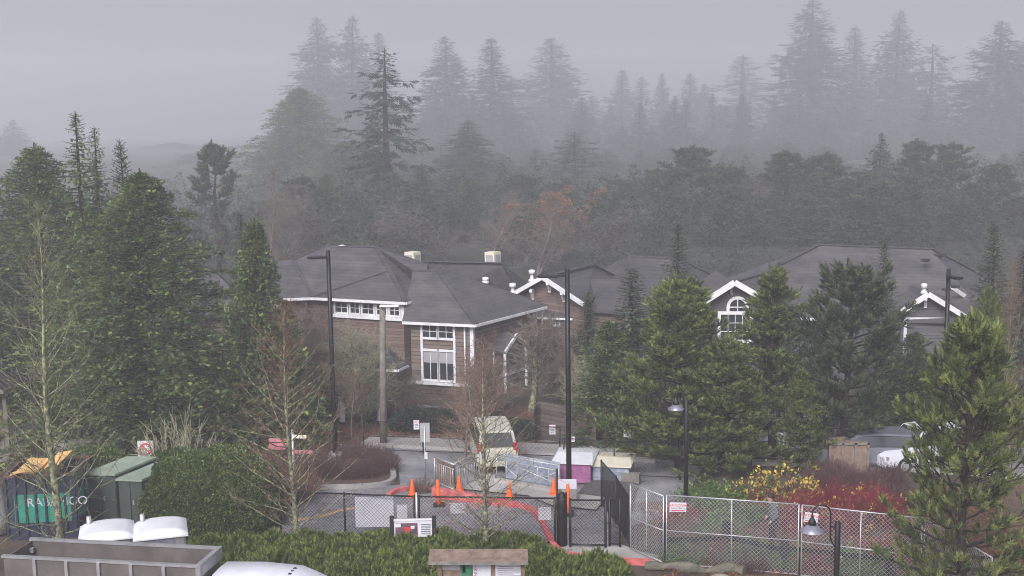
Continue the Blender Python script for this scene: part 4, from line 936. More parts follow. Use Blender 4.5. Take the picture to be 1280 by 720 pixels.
# log and boulders
def bumpy(name, pts, rads, material, label, cat, amp=.15, seed=1, n=14):
    m = MB(); m.tube(pts, rads, n); o_v = []
    for i, v in enumerate(m.v): k = lump(v*3, seed)*amp*max(rads)+lump(v*9, seed+2)*amp*.4*max(rads); c = pts[min(len(pts)-1, i//n)]; d = (v-Vector(c)); m.v[i] = v+d.normalized()*k if d.length else v
    o = m.build(name, M[material]); tag(o, label, cat); return o
lp = [gnd(806, 712), gnd(840, 714), gnd(880, 717), gnd(915, 714), gnd(938, 720)]; bumpy('fallen_log', smooth3 if False else [p.lerp(q, f)+Vector((0, 0, .13+.05*sin(i*2))) for i, (p, q) in enumerate(zip(lp, lp[1:])) for f in (0, .25, .5, .75)], [.14+.04*sin(k*1.3)+(.05 if k > 11 else 0) for k in range(16)], 'log', 'thick mossy grey log lying along the foot of the steel panels', 'log', .22)
def boulder(px, py, r, label, seed, group=None):
    g = gnd(px, py); bm = bmesh.new(); bmesh.ops.create_icosphere(bm, subdivisions=4, radius=r)
    for v in bm.verts: k = 1+.16*lump(v.co*3/r*.5, seed)+.05*lump(v.co*7/r, seed+1); v.co *= k; v.co.z = max(-.2*r, v.co.z*.65); v.co.x *= 1.3
    me = bpy.data.meshes.new('boulder'); bm.to_mesh(me); bm.free(); me.materials.append(M['stone']); me.polygons.foreach_set('use_smooth', [True]*len(me.polygons))
    o = link('boulder', me); o.location = g; tag(o, label, 'boulder', group)
boulder(903, 727, .33, 'tan boulder in front of the mossy log', 3)
boulder(1044, 563, .30, 'pale rock lying at the foot of the wooden crate', 6)
# ------------------------------------------------------------------ lamps and poles
def flat_lamp(px0, py0, px1, py1, label, armdir, arm, r0=.10):
    g = gnd(px1, py1); top = at(px0, py0, g.y); top = Vector((top.x, g.y, top.z)); dx = top.x-g.x
    t = thing('parking_lamp', label, 'street lamp', g)
    g2 = Vector((top.x, g.y, g.z))
    MB().box(g2+Vector((0, 0, .25)), (.55, .55, .6)).build('plinth', M['concrete'], t, .03)
    MB().tube([g2+Vector((0, 0, .5)), top], [r0, r0*.85], 4).build('pole', M['black'], t)
    a = Vector((armdir[0], armdir[1], 0)).normalized(); m = MB(); m.beam(top+Vector((0, 0, -.25)), top+a*arm+Vector((0, 0, -.25)), .07, .09); m.build('arm', M['black'], t)
    h = MB(); c = top+a*(arm+.35)+Vector((0, 0, -.27)); h.beam(c-a*.38, c+a*.38, .36, .10); o = h.build('lamp_head', M['black'], t, .03)
    MB().beam(c-a*.25+Vector((0, 0, -.055)), c+a*.25+Vector((0, 0, -.055)), .24, .012).build('lens', M['curtain'], o)
    return t
flat_lamp(410, 313, 418, 582, 'tall dark lamp post standing in the planter in front of the brown house', (-1, -.2), .12)
flat_lamp(709, 336, 712, 626, 'tallest dark lamp post, rising beside the thick black gate post', (-1, .15), .35)
flat_lamp(1186, 336, 1184, 590, 'dark lamp post whose top shows against the right house gable', (.15, -1), .1)
g = gnd(479.5, 556); top = at(478, 381, g.y)
t = thing('utility_pole', 'weathered lichen stained wooden pole in front of the clerestory windows', 'utility pole', g)
MB().tube([g-Vector((0, 0, .2)), Vector((top.x, g.y, top.z))], [.17, .13], 12).build('pole', M['wood_grey'], t)
MB().beam(Vector((top.x-.1, g.y-.2, top.z-.02)), Vector((top.x+.75, g.y-.25, top.z-.02)), .22, .09).build('lamp_head', M['trim'], t, .02)
def goose(px, py, ybase, yp, zbase, label, shade_px, s=1.0, pole_px=None):
    """shade centre at pixel (px,py), pole to its right"""
    Y = ybase; c = at(px, py, Y); pc = at(pole_px, py, Y); gx = pc.x; ptop = at(pole_px, yp, Y).z
    t = thing('path_lamp', label, 'street lamp', (gx, Y, gz(Y)))
    MB().tube([(gx, Y, gz(Y)-.1), (gx, Y, ptop), (gx, Y, ptop+.03)], [.075*s, .075*s, .05*s], 12).build('pole', M['black'], t)
    R_ = abs(gx-c.x)*.36; x1 = c.x+2*R_; zt = c.z+.42*s
    arc = [Vector((c.x, Y, c.z+.15*s))]+[Vector((c.x+R_-R_*cos(pi*k/10), Y, zt+R_*sin(pi*k/10))) for k in range(11)]+[Vector((x1, Y, c.z-.25*s)), Vector((x1+.1*s, Y, c.z-.45*s)), Vector((gx, Y, c.z-.55*s))]
    m = MB(); m.tube(arc, .022*s, 8); m.tube([(x1, Y, ptop-.12*s), (gx, Y, ptop-.12*s)], .018*s, 6); m.build('gooseneck_arm', M['black'], t)
    r = shade_px/2*Y/F
    m = MB(); m.lathe(c, [(r, -.05), (r*1.0, -.03), (r*.42, .10), (r*.22, .14), (r*.05, .15)], 24); sh = m.build('lamp_shade', M['lampgrey'], t)
    MB().lathe(c, [(.05*s, .12), (.11*s, .14), (.10*s, .22), (.05*s, .30), (.03*s, .38)], 14).build('cap', M['black'], t)
    MB().lathe(c+Vector((0, 0, -.12)), [(.02, -.02), (.07*s, 0), (.08*s, .06), (.07*s, .1)], 14).build('globe', M['curtain'], t)
    return t
goose(1015, 662, 30.0, 653, 0, 'near path lamp with a cone shade in front of the steel panels', 32, 1.0, 1047)
goose(845, 510, 40.2, 500, 0, 'path lamp standing against the round green shore pine', 21, 1.05, 858)
# square sign back on a post, regulatory round sign, wooden direction boards
g = gnd(531.5, 602); Y = g.y
t = thing('road_sign', 'grey square back of a road sign on a thin steel post with a white tag', 'road sign', g)
p = at(531, 541, Y); MB().tube([g, Vector((p.x, Y, p.z+.25))], .03, 6).build('post', M['galv'], t); MB().box((p.x, Y+.04, p.z), (.38, .012, .78)).build('sign_plate', M['galv'], t)
p = at(532.5, 569, Y); MB().box((p.x, Y-.05, p.z), (.12, .012, .28)).build('tag', M['paper'], t)
g = gnd(183, 590); Y = 46.5
p = at(182, 561, Y); t = thing('prohibition_sign', 'white sign with a red prohibition circle beside the back hedge', 'sign', (p.x, Y, 0))
MB().box((p.x, Y, p.z), (.62, .02, .66)).build('sign_plate', M['paper'], t); MB().box((p.x, Y+.04, p.z/2), (.08, .05, p.z)).build('post', M['wood_grey'], t)
m = MB(); m.tube([(p.x+.22*cos(a*pi/12), Y-.02, p.z+.22*sin(a*pi/12)) for a in range(25)], .03, 6); m.beam((p.x-.15, Y-.02, p.z+.15), (p.x+.15, Y-.02, p.z-.15), .03, .05, up=Vector((.7, 0, .7))); m.build('prohibition_ring', M['redink'], t)
Y = 44.0; p = at(366, 555, Y); t = thing('direction_sign', 'grey post with faded red and cream direction boards behind the bare tree', 'direction sign', (p.x, Y, 0))
MB().tube([(p.x, Y, -.1), (p.x, Y, at(366, 537, Y).z)], .05, 8).build('post', M['galv'], t)
for x0, x1, y0, y1, mt in ((336, 359, 548, 552, 'pinkboard'), (336, 359, 554, 557, 'pinkboard'), (335, 357, 558, 561, 'pinkboard'), (366, 383, 544, 547, 'cream'), (366, 391, 563, 566, 'pinkboard')):
    a, b = at(x0, (y0+y1)/2, Y-.08), at(x1, (y0+y1)/2+.6, Y-.08); MB().beam(a, b, .03, .13).build('arrow_board', M[mt], t)
# ------------------------------------------------------------------ cones
def cone(px, py, label, s=.86, tall=False, tilt=0):
    s = min(s, .95); g = gnd(px, py); g = g + Vector((0, 0, .09)) if px > 560 else g
    t = thing('delineator' if tall else 'traffic_cone', label, 'delineator' if tall else 'traffic cone', g, 'orange traffic cones at the kerb'); t.rotation_euler = (0, tilt, 0)
    if tall:
        MB().lathe(g, [(.05, .04), (.085, .06), (.075, .5), (.06, 1.1*s), (.04, 1.14*s)], 16).build('post', M['orange'], t)
        MB().box(g+Vector((0, 0, .03)), (.42, .42, .06)).build('base', M['tyre'], t)
    else:
        MB().box(g+Vector((0, 0, .02)), (.40*s, .40*s, .04)).build('base', M['orange'], t, .008)
        MB().lathe(g, [(.15*s, .04), (.145*s, .07), (.045*s, .66*s), (.028*s, .72*s), (.02*s, .72*s)], 18).build('cone_body', M['orange'], t)
    return t
cone(515.5, 621, 'orange cone on the asphalt just left of the dry grass tuft', .95)
cone(549, 632, 'tall leaning orange delineator at the start of the red kerb', tall=True, tilt=-.05)
cone(574, 617, 'orange cone between the leaning delineator and the mossy tree trunk')
cone(637, 625, 'orange cone alone in the middle of the concrete pad')
cone(692.5, 620, 'orange cone in front of the railing end, next to the slim tall post')
cone(710, 645, 'narrow orange delineator partly behind the thick black gate post', s=.95, tall=True)
# ------------------------------------------------------------------ railings
def railing(pa, pb, h, label, diag=False, n=5, close=True):
    t = thing('metal_railing', label, 'railing', pa, 'grey steel railings at the ramp'); z = Vector((0, 0, 1)); m = MB()
    m.tube([pa, pa+z*h], .03, 6); m.tube([pb, pb+z*h], .03, 6); m.tube([pa+z*h, pb+z*h], .03, 6); m.tube([pa+z*(h-.2), pb+z*(h-.2)], .02, 6); m.tube([pa+z*.12, pb+z*.12], .025, 6); m.build('frame', M['galv'], t)
    m = MB()
    for k in range(1, n): q = pa.lerp(pb, k/n); m.tube([q+z*.12, q+z*(h-.2)], .013, 5)
    if diag:
        for k in range(2): a, b = pa.lerp(pb, k/2), pa.lerp(pb, (k+1)/2); m.tube([a+z*(h-.2 if k == 0 else .12), b+z*(.12 if k == 0 else h-.2)], .018, 5)
        m.tube([pa+z*(h-.1), pb+z*(.35)], .025, 6)
    m.build('bar', M['galv'], t); return t
railing(gnd(544, 606), gnd(569, 616), 1.1, 'short steel railing section nearest the red kerb start', n=9)
railing(gnd(569, 616), gnd(599, 601), 1.15, 'steel railing section in front of the beige van bumper', n=10)
railing(gnd(621, 603), gnd(699, 618), 1.12, 'long cross braced steel railing before the blue grey screen', diag=True, n=6)
a, b = gnd(545, 603), gnd(568, 613); tag(MB().beam(a+Vector((0, .25, .45)), b+Vector((0, .25, .45)), .03, .85).build('plank_screen', M['wood_brown']), 'brown plank screen behind the short railing', 'screen')
a, b = gnd(632, 601), gnd(701, 613); a += Vector((0, .3, .52)); b += Vector((0, .3, .52))
tag(MB().beam(a, b, .03, .98).build('fabric_screen', M['bluegrey']), 'blue grey printed screen behind the cross braced railing', 'screen')
# pink crate with white tarp, pale lidded trailers
def canopied(px0, px1, pyb, w, hbox, label, matb, name, cat, ridge=.35, tarp='white'):
    a, b = gnd(px0, pyb), gnd(px1, pyb+2); t = thing(name, label, cat, a); dv = (b-a); L = dv.length; d = dv.normalized(); s = Vector((-d.y, d.x, 0)); z = Vector((0, 0, 1))
    m = MB(); m.prism([(q.x, q.y) for q in (a, b, b+s*w, a+s*w)], gz(a.y)+.05, gz(a.y)+hbox); m.build('box', M[matb], t, .02)
    m = MB()
    for k in range(1, 8): q = a+d*L*k/8-s*.012; m.beam(q+z*.1, q+z*(hbox-.05), .03, .02)
    for k in range(1, 3): m.beam(a-s*.012+z*hbox*k/3, b-s*.012+z*hbox*k/3, .02, .03)
    m.build('rib', M[matb], t)
    c = [a-s*.1-d*.1, b-s*.1+d*.1, b+s*(w+.1)+d*.1, a+s*(w+.1)-d*.1]; mid0, mid1 = (c[0]+c[3])/2+d*L*.1, (c[1]+c[2])/2-d*L*.1; m = MB(); hz = z*hbox
    m.slab([c[0]+hz, c[1]+hz, mid1+hz+z*ridge, mid0+hz+z*ridge], .04); m.slab([c[3]+hz, mid0+hz+z*ridge, mid1+hz+z*ridge, c[2]+hz], .04); m.slab([c[0]+hz, mid0+hz+z*ridge, c[3]+hz], .04); m.slab([c[1]+hz, c[2]+hz, mid1+hz+z*ridge], .04)
    m.build('cover', M[tarp], t); return t
canopied(692, 738, 604, 2.0, .85, 'magenta crate under a white tarpaulin behind the lamp post', 'magenta', 'covered_crate', 'crate', .14)
canopied(741, 786, 603, 1.8, .7, 'low grey crate with a cream lid beside the magenta crate', 'bluegrey', 'covered_crate', 'crate', .10, 'cream')
# wooden crate right, planks
a = gnd(1037, 592); t = thing('wooden_crate', 'light brown plywood crate behind the red stemmed shrubs', 'crate', a)
MB().box(a+Vector((.75, .5, .62)), (1.55, 1.0, 1.2)).build('box', M['wood_brown'], t); m = MB()
for k in range(4): m.box(a+Vector((.0+.5*k, -.03, .62)), (.09, .04, 1.24))
m.box(a+Vector((.75, -.035, 1.2)), (1.6, .03, .09)); m.box(a+Vector((.75, -.035, .1)), (1.6, .03, .09)); m.build('batten', M['wood_grey'], t)
# ------------------------------------------------------------------ cars
def car(label, loc, yaw, paint, L=4.6, W=1.78, Hh=1.5, kind='sedan', group=None, name='parked_car', sc_=1.0, cat='car'):
    t = thing(name, label, cat, loc, group, yaw); hw = W/2
    if kind == 'van': prof = [(-.5, .52, .96, .80), (-.49, .3, 1.0, .97), (-.30, .24, 1.02, 1), (.1, .24, 1.02, 1), (.28, .24, 1.0, 1), (.44, .25, .80, .95), (.5, .4, .66, .80)]; cab = [(-.49, 1.0, .93), (-.455, Hh, .78), (-.1, Hh+.03, .80), (.10, Hh-.03, .79), (.30, .98, .90)]
    elif kind == 'suv': prof = [(-.5, .5, .90, .84), (-.48, .3, .98, .97), (-.30, .26, 1.0, 1), (.1, .26, 1.0, 1), (.22, .26, .98, 1), (.44, .28, .86, .95), (.5, .42, .70, .82)]; cab = [(-.48, .98, .93), (-.43, Hh-.05, .80), (-.1, Hh, .80), (.08, Hh-.04, .79), (.24, .97, .90)]
    else: prof = [(-.5, .5, .82, .84), (-.47, .28, .92, .96), (-.30, .22, .93, 1), (.1, .22, .93, 1), (.22, .22, .90, 1), (.44, .25, .76, .94), (.5, .42, .62, .82)]; cab = [(-.40, .91, .93), (-.22, Hh-.03, .76), (-.05, Hh, .77), (.05, Hh-.04, .76), (.24, .9, .88)]
    def loft(rings, name, material, parent, cap=True, bev=0):
        V_ = [v for r_ in rings for v in r_]; n = len(rings[0]); fs = [(i*n+k, i*n+(k+1) % n, (i+1)*n+(k+1) % n, (i+1)*n+k) for i in range(len(rings)-1) for k in range(n)]
        fs += [tuple(reversed(range(n))), tuple(range((len(rings)-1)*n, len(rings)*n))]
        me = bpy.data.meshes.new(name); me.from_pydata(V_, [], fs); bm = bmesh.new(); bm.from_mesh(me); bmesh.ops.recalc_face_normals(bm, faces=bm.faces)
        bm.to_mesh(me); bm.free(); me.materials.append(material); me.polygons.foreach_set('use_smooth', [True]*len(me.polygons)); me.set_sharp_from_angle(angle=RAD(24))
        o = link(name, me, parent); return o
    rings = []
    for x, z0, z1, w in prof:
        y = hw*w; zm = z0+(z1-z0)*.62
        rings.append([(x*L, s_*y_, z_) for s_, y_, z_ in ((-1, y*.93, z0), (-1, y, z0+.1), (-1, y, zm), (-1, y*.95, z1-.03), (-1, y*.80, z1), (1, y*.80, z1), (1, y*.95, z1-.03), (1, y, zm), (1, y, z0+.1), (1, y*.93, z0))])
    loft(rings, 'body', paint, t)
    cr = []
    for x, z, w in cab: cr.append([(x*L, -hw*.93, .8), (x*L, -hw*w, z-.05), (x*L, -hw*w*.9, z), (x*L, hw*w*.9, z), (x*L, hw*w, z-.05), (x*L, hw*.93, .8)])
    loft(cr, 'cabin', paint, t)
    # windows
    def quad(name, P_, off, parent=t):
        V_ = [Vector(p) for p in P_]; n_ = (V_[1]-V_[0]).cross(V_[2]-V_[0]).normalized()*off; m = MB(); k = len(V_); m.add([v+n_*2.2 for v in V_]+[v-n_*2.2 for v in V_], [tuple(range(k)), tuple(reversed(range(k, 2*k)))]+[(i, k+i, k+(i+1) % k, (i+1) % k) for i in range(k)])
        o = m.build(name, M['glass'], None); o.parent = parent; return o
    for s in (-1, 1):
        pts_ = []
        for (x, z, w) in cab: pts_.append((x*L, s*hw*w, z-.07))
        low = [(pts_[-1][0]*.96, s*hw*.925, 1.0*cab[0][1]+.04), (pts_[0][0]*.96, s*hw*.935, cab[0][1]+.04)]
        up_ = [Vector(p) for p in pts_[1:-1]]
        poly = [tuple(up_[0]+Vector((.05, 0, 0))), tuple(up_[1]), tuple(up_[2]-Vector((.02, 0, 0)))]+low
        quad('side_window', poly if s < 0 else poly[::-1], -.012 if True else .012)
        quad('side_window', poly if s < 0 else poly[::-1], .012) if False else None
    (x0, z0, w0), (x1, z1, w1) = cab[0], cab[1]
    rw_ = [(x0*L+(x1-x0)*L*.15, hw*w0*.82, z0+.1), (x0*L+(x1-x0)*L*.15, -hw*w0*.82, z0+.1), (x1*L-(x1-x0)*L*.1, -hw*w1*.82, z1-.07), (x1*L-(x1-x0)*L*.1, hw*w1*.82, z1-.07)]
    quad('rear_window', rw_, .03)
    (x0, z0, w0), (x1, z1, w1) = cab[-1], cab[-2]
    quad('windscreen', [(x0*L-.05, -hw*w0*.82, z0+.05), (x0*L-.05, hw*w0*.82, z0+.05), (x1*L, hw*w1*.82, z1-.06), (x1*L, -hw*w1*.82, z1-.06)], .03)
    for s in (-1, 1):
        zt_ = (.70, 1.25) if kind == 'van' else (.62, .84)
        m = MB(); m.box((-.485*L, s*hw*.84, (zt_[0]+zt_[1])/2), (.09, .17, zt_[1]-zt_[0])); o = m.build('tail_light', M['tail'], None, .02); o.parent = t
        m = MB(); m.box((.475*L, s*hw*.72, .66), (.12, .32, .15)); o = m.build('headlight', M['curtain'], None, .02); o.parent = t
        for x in (-.31, .32):
            ww = thing_part(t, 'wheel', (x*L, s*(hw-.1), .31)); m = MB(); m.tube([(0, -.1, 0), (0, .1, 0)], .32, 22); o = m.build('tyre', M['tyre'], None); o.parent = ww
            m = MB(); m.tube([(0, s*.06, 0), (0, s*.112, 0)], [.2, .19], 14); o = m.build('rim', M['galv'], None); o.parent = ww
    MB().box((-.505*L, 0, .42), (.10, W*.9, .2)).build('bumper', paint, None, .03).parent = t; MB().box((.497*L, 0, .38), (.10, W*.84, .18)).build('bumper', paint, None, .03).parent = t
    m = MB(); m.box((-.512*L, 0, .72 if kind != 'van' else .70), (.02, .34, .13)); o = m.build('number_plate', M['curtain'], None); o.parent = t
    return t
def thing_part(parent, name, loc):
    o = bpy.data.objects.new(name, None); COL.objects.link(o); o.parent = parent; o.location = loc; o.empty_display_size = .2; return o
g = gnd(617, 592); car('beige minivan seen from behind with leaves on its roof, beside the steel railing', (g.x-.1, g.y+2.2, gz(g.y)), RAD(97), M['car_beige'], 4.6, 1.72, 1.72, 'van')
g = gnd(414, 506); car('red hatchback parked behind the twigs left of the entrance porch', (g.x, g.y, g.z+.15), RAD(184), M['car_red'], 4.2, 1.72, 1.45)
g = gnd(985, 572); car('white car with a rounded roof showing between the pines, left of the wooden crate', (g.x, g.y+1.2, g.z), RAD(160), M['car_white'], 4.4, 1.75, 1.55, 'suv')
g = gnd(1090, 590); car('dark silver pickup shaped car with a red tail light right of the wooden crate', (g.x-.1, g.y+.9, g.z), RAD(176), M['car_silver'], 4.4, 1.78, 1.5, 'suv')
g = gnd(1160, 588); car('pale blue white car nearest the big pine at the right', (g.x, g.y+.9, g.z), RAD(200), M['car_white'], 4.6, 1.8, 1.62, 'suv')
# ------------------------------------------------------------------ dump truck
t = thing('dump_truck', 'dump truck with empty dark steel bed and white cab with three roof lights', 'truck', (-9, 33, 0))
zt = 2.1
b0, b1, b2, b3 = on_z(82, 669, zt), on_z(291, 679, zt), on_z(247, 709, zt), on_z(-14, 693, zt)
ctr = (b0+b1+b2+b3)/4; lx = (b1-b0).normalized(); ly = Vector((-lx.y, lx.x, 0)); Lb = ((b1-b0).length+(b2-b3).length)/2; Wb = 1.4
# square bed frame from the near-left, kept rectangular
bl = lambda u, v, z: Vector((b2.x, b2.y, 0))-lx*(Lb-u)+ly*v+Vector((0, 0, z))      # u along, v away from camera
zb_, zf = 1.15, 1.15
m = MB()
def wallp(u0, v0, u1, v1, z0, z1, w=.05): m.beam(bl(u0, v0, (z0+z1)/2), bl(u1, v1, (z0+z1)/2), w, z1-z0)
wallp(0, Wb, Lb, Wb, zb_, zt); wallp(0, 0, Lb, 0, zb_, zt-.03); wallp(0, .03, 0, Wb-.03, zb_, zt-.02); wallp(Lb, .03, Lb, Wb-.03, zb_, zt-.04)
m.prism([(p.x, p.y) for p in (bl(.03, .03, 0), bl(Lb-.03, .03, 0), bl(Lb-.03, Wb-.03, 0), bl(.03, Wb-.03, 0))], zb_-.05, zb_+.02)
m.build('bed', M['bed_grey'], t)
m = MB()
for (u0, v0, u1, v1) in ((-.05, 0, Lb+.05, 0), (-.05, Wb, Lb+.05, Wb)): m.beam(bl(u0, v0, zt+.03), bl(u1, v1, zt+.03), .12, .07)
m.beam(bl(Lb+.02, -.04, zt-.10), bl(Lb+.02, Wb+.04, zt-.10), .14, .34)
for k in range(1, 6): u = Lb*k/6; m.beam(bl(u, -.06, zb_), bl(u, -.06, zt), .09, .07, up=ly)
m.build('bed_rim', M['bed_alu'], t)
m = MB(); m.beam(bl(.5, .4, .8), bl(Lb+2.4, .4, .8), .12, .25); m.beam(bl(.5, Wb-.4, .8), bl(Lb+2.4, Wb-.4, .8), .12, .25); m.build('chassis', M['plastic_dark'], t)
m = MB(); m.box(bl(.06, Wb-.14, zt-.25), (.12, .10, .14)); m.build('latch', M['galv'], t)
for u in (1.2, Lb+1.6):
    for v in (.12, Wb-.12):
        q = bl(u, v, .45); m = MB(); m.tube([q-ly*.14, q+ly*.14], .45, 24); o = m.build('wheel', M['tyre'], t); m = MB(); m.tube([q-ly*.15, q+ly*.15], .22, 14); m.build('rim', M['galv'], t).parent = t
# cab (lofted) ahead of the bed, roof lower than the rim
c_top = 1.78
def ring(u, zlo, zhi, wlo, whi, v0=-.1, Wc=1.7):
    wlo *= .85; whi *= .85; vm = v0+Wc/2; return [bl(u, vm-wlo/2, zlo), bl(u, vm-wlo/2, (zlo+zhi)/2), bl(u, vm-whi/2-.03, zhi-.10), bl(u, vm-whi/2+.12, zhi), bl(u, vm, zhi+.03), bl(u, vm+whi/2-.12, zhi), bl(u, vm+whi/2+.03, zhi-.10), bl(u, vm+wlo/2, (zlo+zhi)/2), bl(u, vm+wlo/2, zlo)]
U = Lb+.22; k_ = 1.35
rg = [ring(U, .6, 1.70, 1.55, 1.1), ring(U+.08, .6, 1.80, 1.95, 1.5), ring(U+.9*k_, .6, 1.84, 2.0, 1.56), ring(U+1.7*k_, .6, 1.80, 2.0, 1.5), ring(U+1.98*k_, .6, 1.68, 2.0, 1.45), ring(U+2.6*k_, .6, 1.25, 1.95, 1.75), ring(U+3.5*k_, .6, 1.12, 1.9, 1.6), ring(U+3.7*k_, .6, .95, 1.8, 1.4)]
Vv = [v for r_ in rg for v in r_]; n = 9
m = MB(); m.add(Vv, [(i*n+k, i*n+k+1, (i+1)*n+k+1, (i+1)*n+k) for i in range(len(rg)-1) for k in range(n-1)], True); m.add(rg[0], [tuple(range(9))]); m.add(rg[-1], [tuple(reversed(range(9)))])
m.build('cab', M['car_white'], t)
m = MB(); i, j = 4, 5; w_ = [rg[i][2]*.93+rg[j][2]*.07, rg[i][6]*.93+rg[j][6]*.07, rg[j][6]*.96+rg[i][6]*.04, rg[j][2]*.96+rg[i][2]*.04]; up = Vector((0, 0, .03)); w_ = [q+up+lx*.02 for q in w_]; m.slab(w_, .02); m.build('windscreen', M['glass'], t)
m = MB(); m.add([rg[1][2]+Vector((0, 0, -.05))-ly*.03, rg[4][2]+Vector((0, 0, -.03))-ly*.03, rg[5][1]+Vector((0, 0, .1))-ly*.03, rg[1][1]+Vector((0, 0, .12))-ly*.03], [(0, 1, 2, 3)]); m.build('side_window', M['glass'], t)
for k in range(3): m = MB(); m.lathe(bl(U+1.62*k_, .55+.2*k, 1.80), [(.06, 0), (.055, .03), (.03, .05)], 10); m.build('marker_light', M['plastic_dark'], t)
m = MB(); m.box(bl(U+2.2*k_, -.45, 1.35), (.32, .14, .24), atan2(lx.y, lx.x)); m.build('mirror', M['car_white'], t, .05)
m = MB(); m.beam(bl(U+2.2*k_, -.35, 1.3), bl(U+2.2*k_, .1, 1.15), .05); m.build('mirror_arm', M['plastic_dark'], t)
m = MB(); m.beam(bl(U+.05, .16, 1.78), bl(U+1.7*k_, .16, 1.80), .03, .02); m.build('roof_gutter', M['plastic_dark'], t)
# ------------------------------------------------------------------ portable toilets
def toilet(px, py, label, rz=.6):
    z = 2.15; c = on_z(px, py, z); c = Vector((c.x, c.y, 0)); t = thing('portable_toilet', label, 'portable toilet', c, 'portable toilets behind the truck bed'); R_ = lambda x, y, zz: c+Vector((x*cos(rz)-y*sin(rz), x*sin(rz)+y*cos(rz), zz))
    m = MB(); m.box(c+Vector((0, 0, 1.05)), (1.4, 1.4, 2.0), rz); m.build('cabin', M['bed_alu'], t, .04)
    V_ = []; n = 13
    for i in range(n):
        for j in range(n):
            x, y = -1+2*i/(n-1), -1+2*j/(n-1); V_.append(R_(x*.78, y*.78, 2.04+.20*(1-x*x)**.5*(1-y**8)**.5))
    m = MB(); m.add(V_, [(i*n+j, (i+1)*n+j, (i+1)*n+j+1, i*n+j+1) for i in range(n-1) for j in range(n-1)], True); o = m.build('roof', M['white'], t); 
    m = MB(); m.box(c+Vector((0, 0, 2.02)), (1.56, 1.56, .06), rz); m.build('roof_rim', M['white'], t, .01)
    m = MB(); q = R_(-.5, .45, 0); m.tube([q+Vector((0, 0, 1.9)), q+Vector((0, 0, 2.42))], .07, 10); m.build('vent_pipe', M['galv'], t)
    m = MB(); m.box(R_(0, -.71, 1.05), (.8, .03, 1.85), rz); m.build('door', M['lampgrey'], t, .01); m = MB(); m.box(R_(.3, -.74, 1.1), (.08, .03, .14), rz); m.build('handle', M['black'], t)
toilet(200, 657, 'white roofed portable toilet with its front side visible, right one of the pair', .3)
toilet(133, 660, 'white roofed portable toilet nearly hidden behind the dump bed rim', .3)
# ------------------------------------------------------------------ utility cabinets
def cabinet(x0, x1, ytop, yb, d, h, label):
    a, b = gnd(x0, yb), gnd(x1, yb+1); t = thing('utility_cabinet', label, 'utility cabinet', a, 'green utility cabinets by the hedge'); dv = (b-a).normalized(); s = Vector((-dv.y, dv.x, 0)); z = Vector((0, 0, 1))
    s = Vector((.45, .89, 0)); 
    m = MB(); m.prism([(q.x, q.y) for q in (a, b, b+s*d, a+s*d)], 0, h); m.build('cabinet_body', M['util_green'], t, .015)
    c = [a-dv*.06-s*.06, b+dv*.06-s*.06, b+dv*.06+s*(d+.06), a-dv*.06+s*(d+.06)]
    m = MB(); m.slab([c[0]+z*(h+.05), c[1]+z*(h+.05), c[2]+z*(h+.12), c[3]+z*(h+.12)], .08); m.build('lid', M['util_lid'], t)
    m = MB(); q = (a+b)/2-s*.01; m.beam(q+z*.08, q+z*(h-.08), .02, .02); m.build('door_seam', M['black'], t); m = MB(); m.box(q+dv*.12+z*h*.5-s*.02, (.06, .04, .16)); m.build('handle', M['galv'], t)
cabinet(112, 147, 589, 652, 2.0, 1.75, 'taller green utility cabinet with a pale lid, beside the blue and green container')
cabinet(151, 180, 598, 655, 1.9, 1.62, 'lower green utility cabinet touching the big clipped hedge')
# ------------------------------------------------------------------ waste container
z1 = 2.25
A_, B_ = on_z(6, 596, z1), on_z(92, 592, z1); C_ = on_z(111, 571, z1); B_ = Vector((B_.x, B_.y, z1))
t = thing('waste_container', 'navy and green open waste container heaped with plywood, under the mossy bare tree', 'waste container', (A_.x, A_.y, 0)); dv = (B_-A_); dv.z = 0; L_ = dv.length; d = dv.normalized(); s = Vector((-d.y, d.x, 0)); s = (C_-B_); s.z = 0; W_ = s.length; s.normalize(); z = Vector((0, 0, 1)); A0_ = Vector((A_.x, A_.y, 0)); bq = lambda u, v, zz: A0_+d*u+s*v+z*zz
m = MB(); 
for (u0, v0, u1, v1) in ((0, 0, L_, 0), (L_, .04, L_, W_), (L_, W_, 0, W_), (0, W_, 0, .04)): m.beam(bq(u0, v0, z1/2), bq(u1, v1, z1/2), .05, z1)
m.prism([(p.x, p.y) for p in (bq(.05, .05, 0), bq(L_-.05, .05, 0), bq(L_-.05, W_-.05, 0), bq(.05, W_-.05, 0))], .1, .15); m.build('bin_body', M['bin_blue'], t)
m = MB(); m.beam(bq(.25, -.032, 1.1), bq(L_-.15, -.032, 1.1), .012, 1.0); m.beam(bq(L_+.032, .15, 1.1), bq(L_+.032, W_-.1, 1.1), .012, 1.0); m.build('green_panel', M['bin_green'], t)
m = MB()
for k in range(0, 8): q = bq(L_*k/7, -.06, 0); m.beam(q+z*.15, q+z*z1, .07, .05)
for k in range(0, 3): q = bq(L_+.06, W_*k/2, 0); m.beam(q+z*.15, q+z*z1, .07, .05)
m.build('rib', M['bin_blue'], t); m = MB()
for a_, b_ in ((bq(-.05, -.02, z1), bq(L_+.05, -.02, z1)), (bq(L_, -.02, z1), bq(L_, W_, z1)), (bq(L_, W_, z1), bq(0, W_, z1)), (bq(0, W_, z1), bq(0, 0, z1))): m.beam(a_, b_, .1, .1)
m.build('rim', M['rust'], t)
text(t, 'RABANCO', bq(L_*.74, -.05, 1.30), .42, d, z, M['paper'])
pr = random.Random(4)
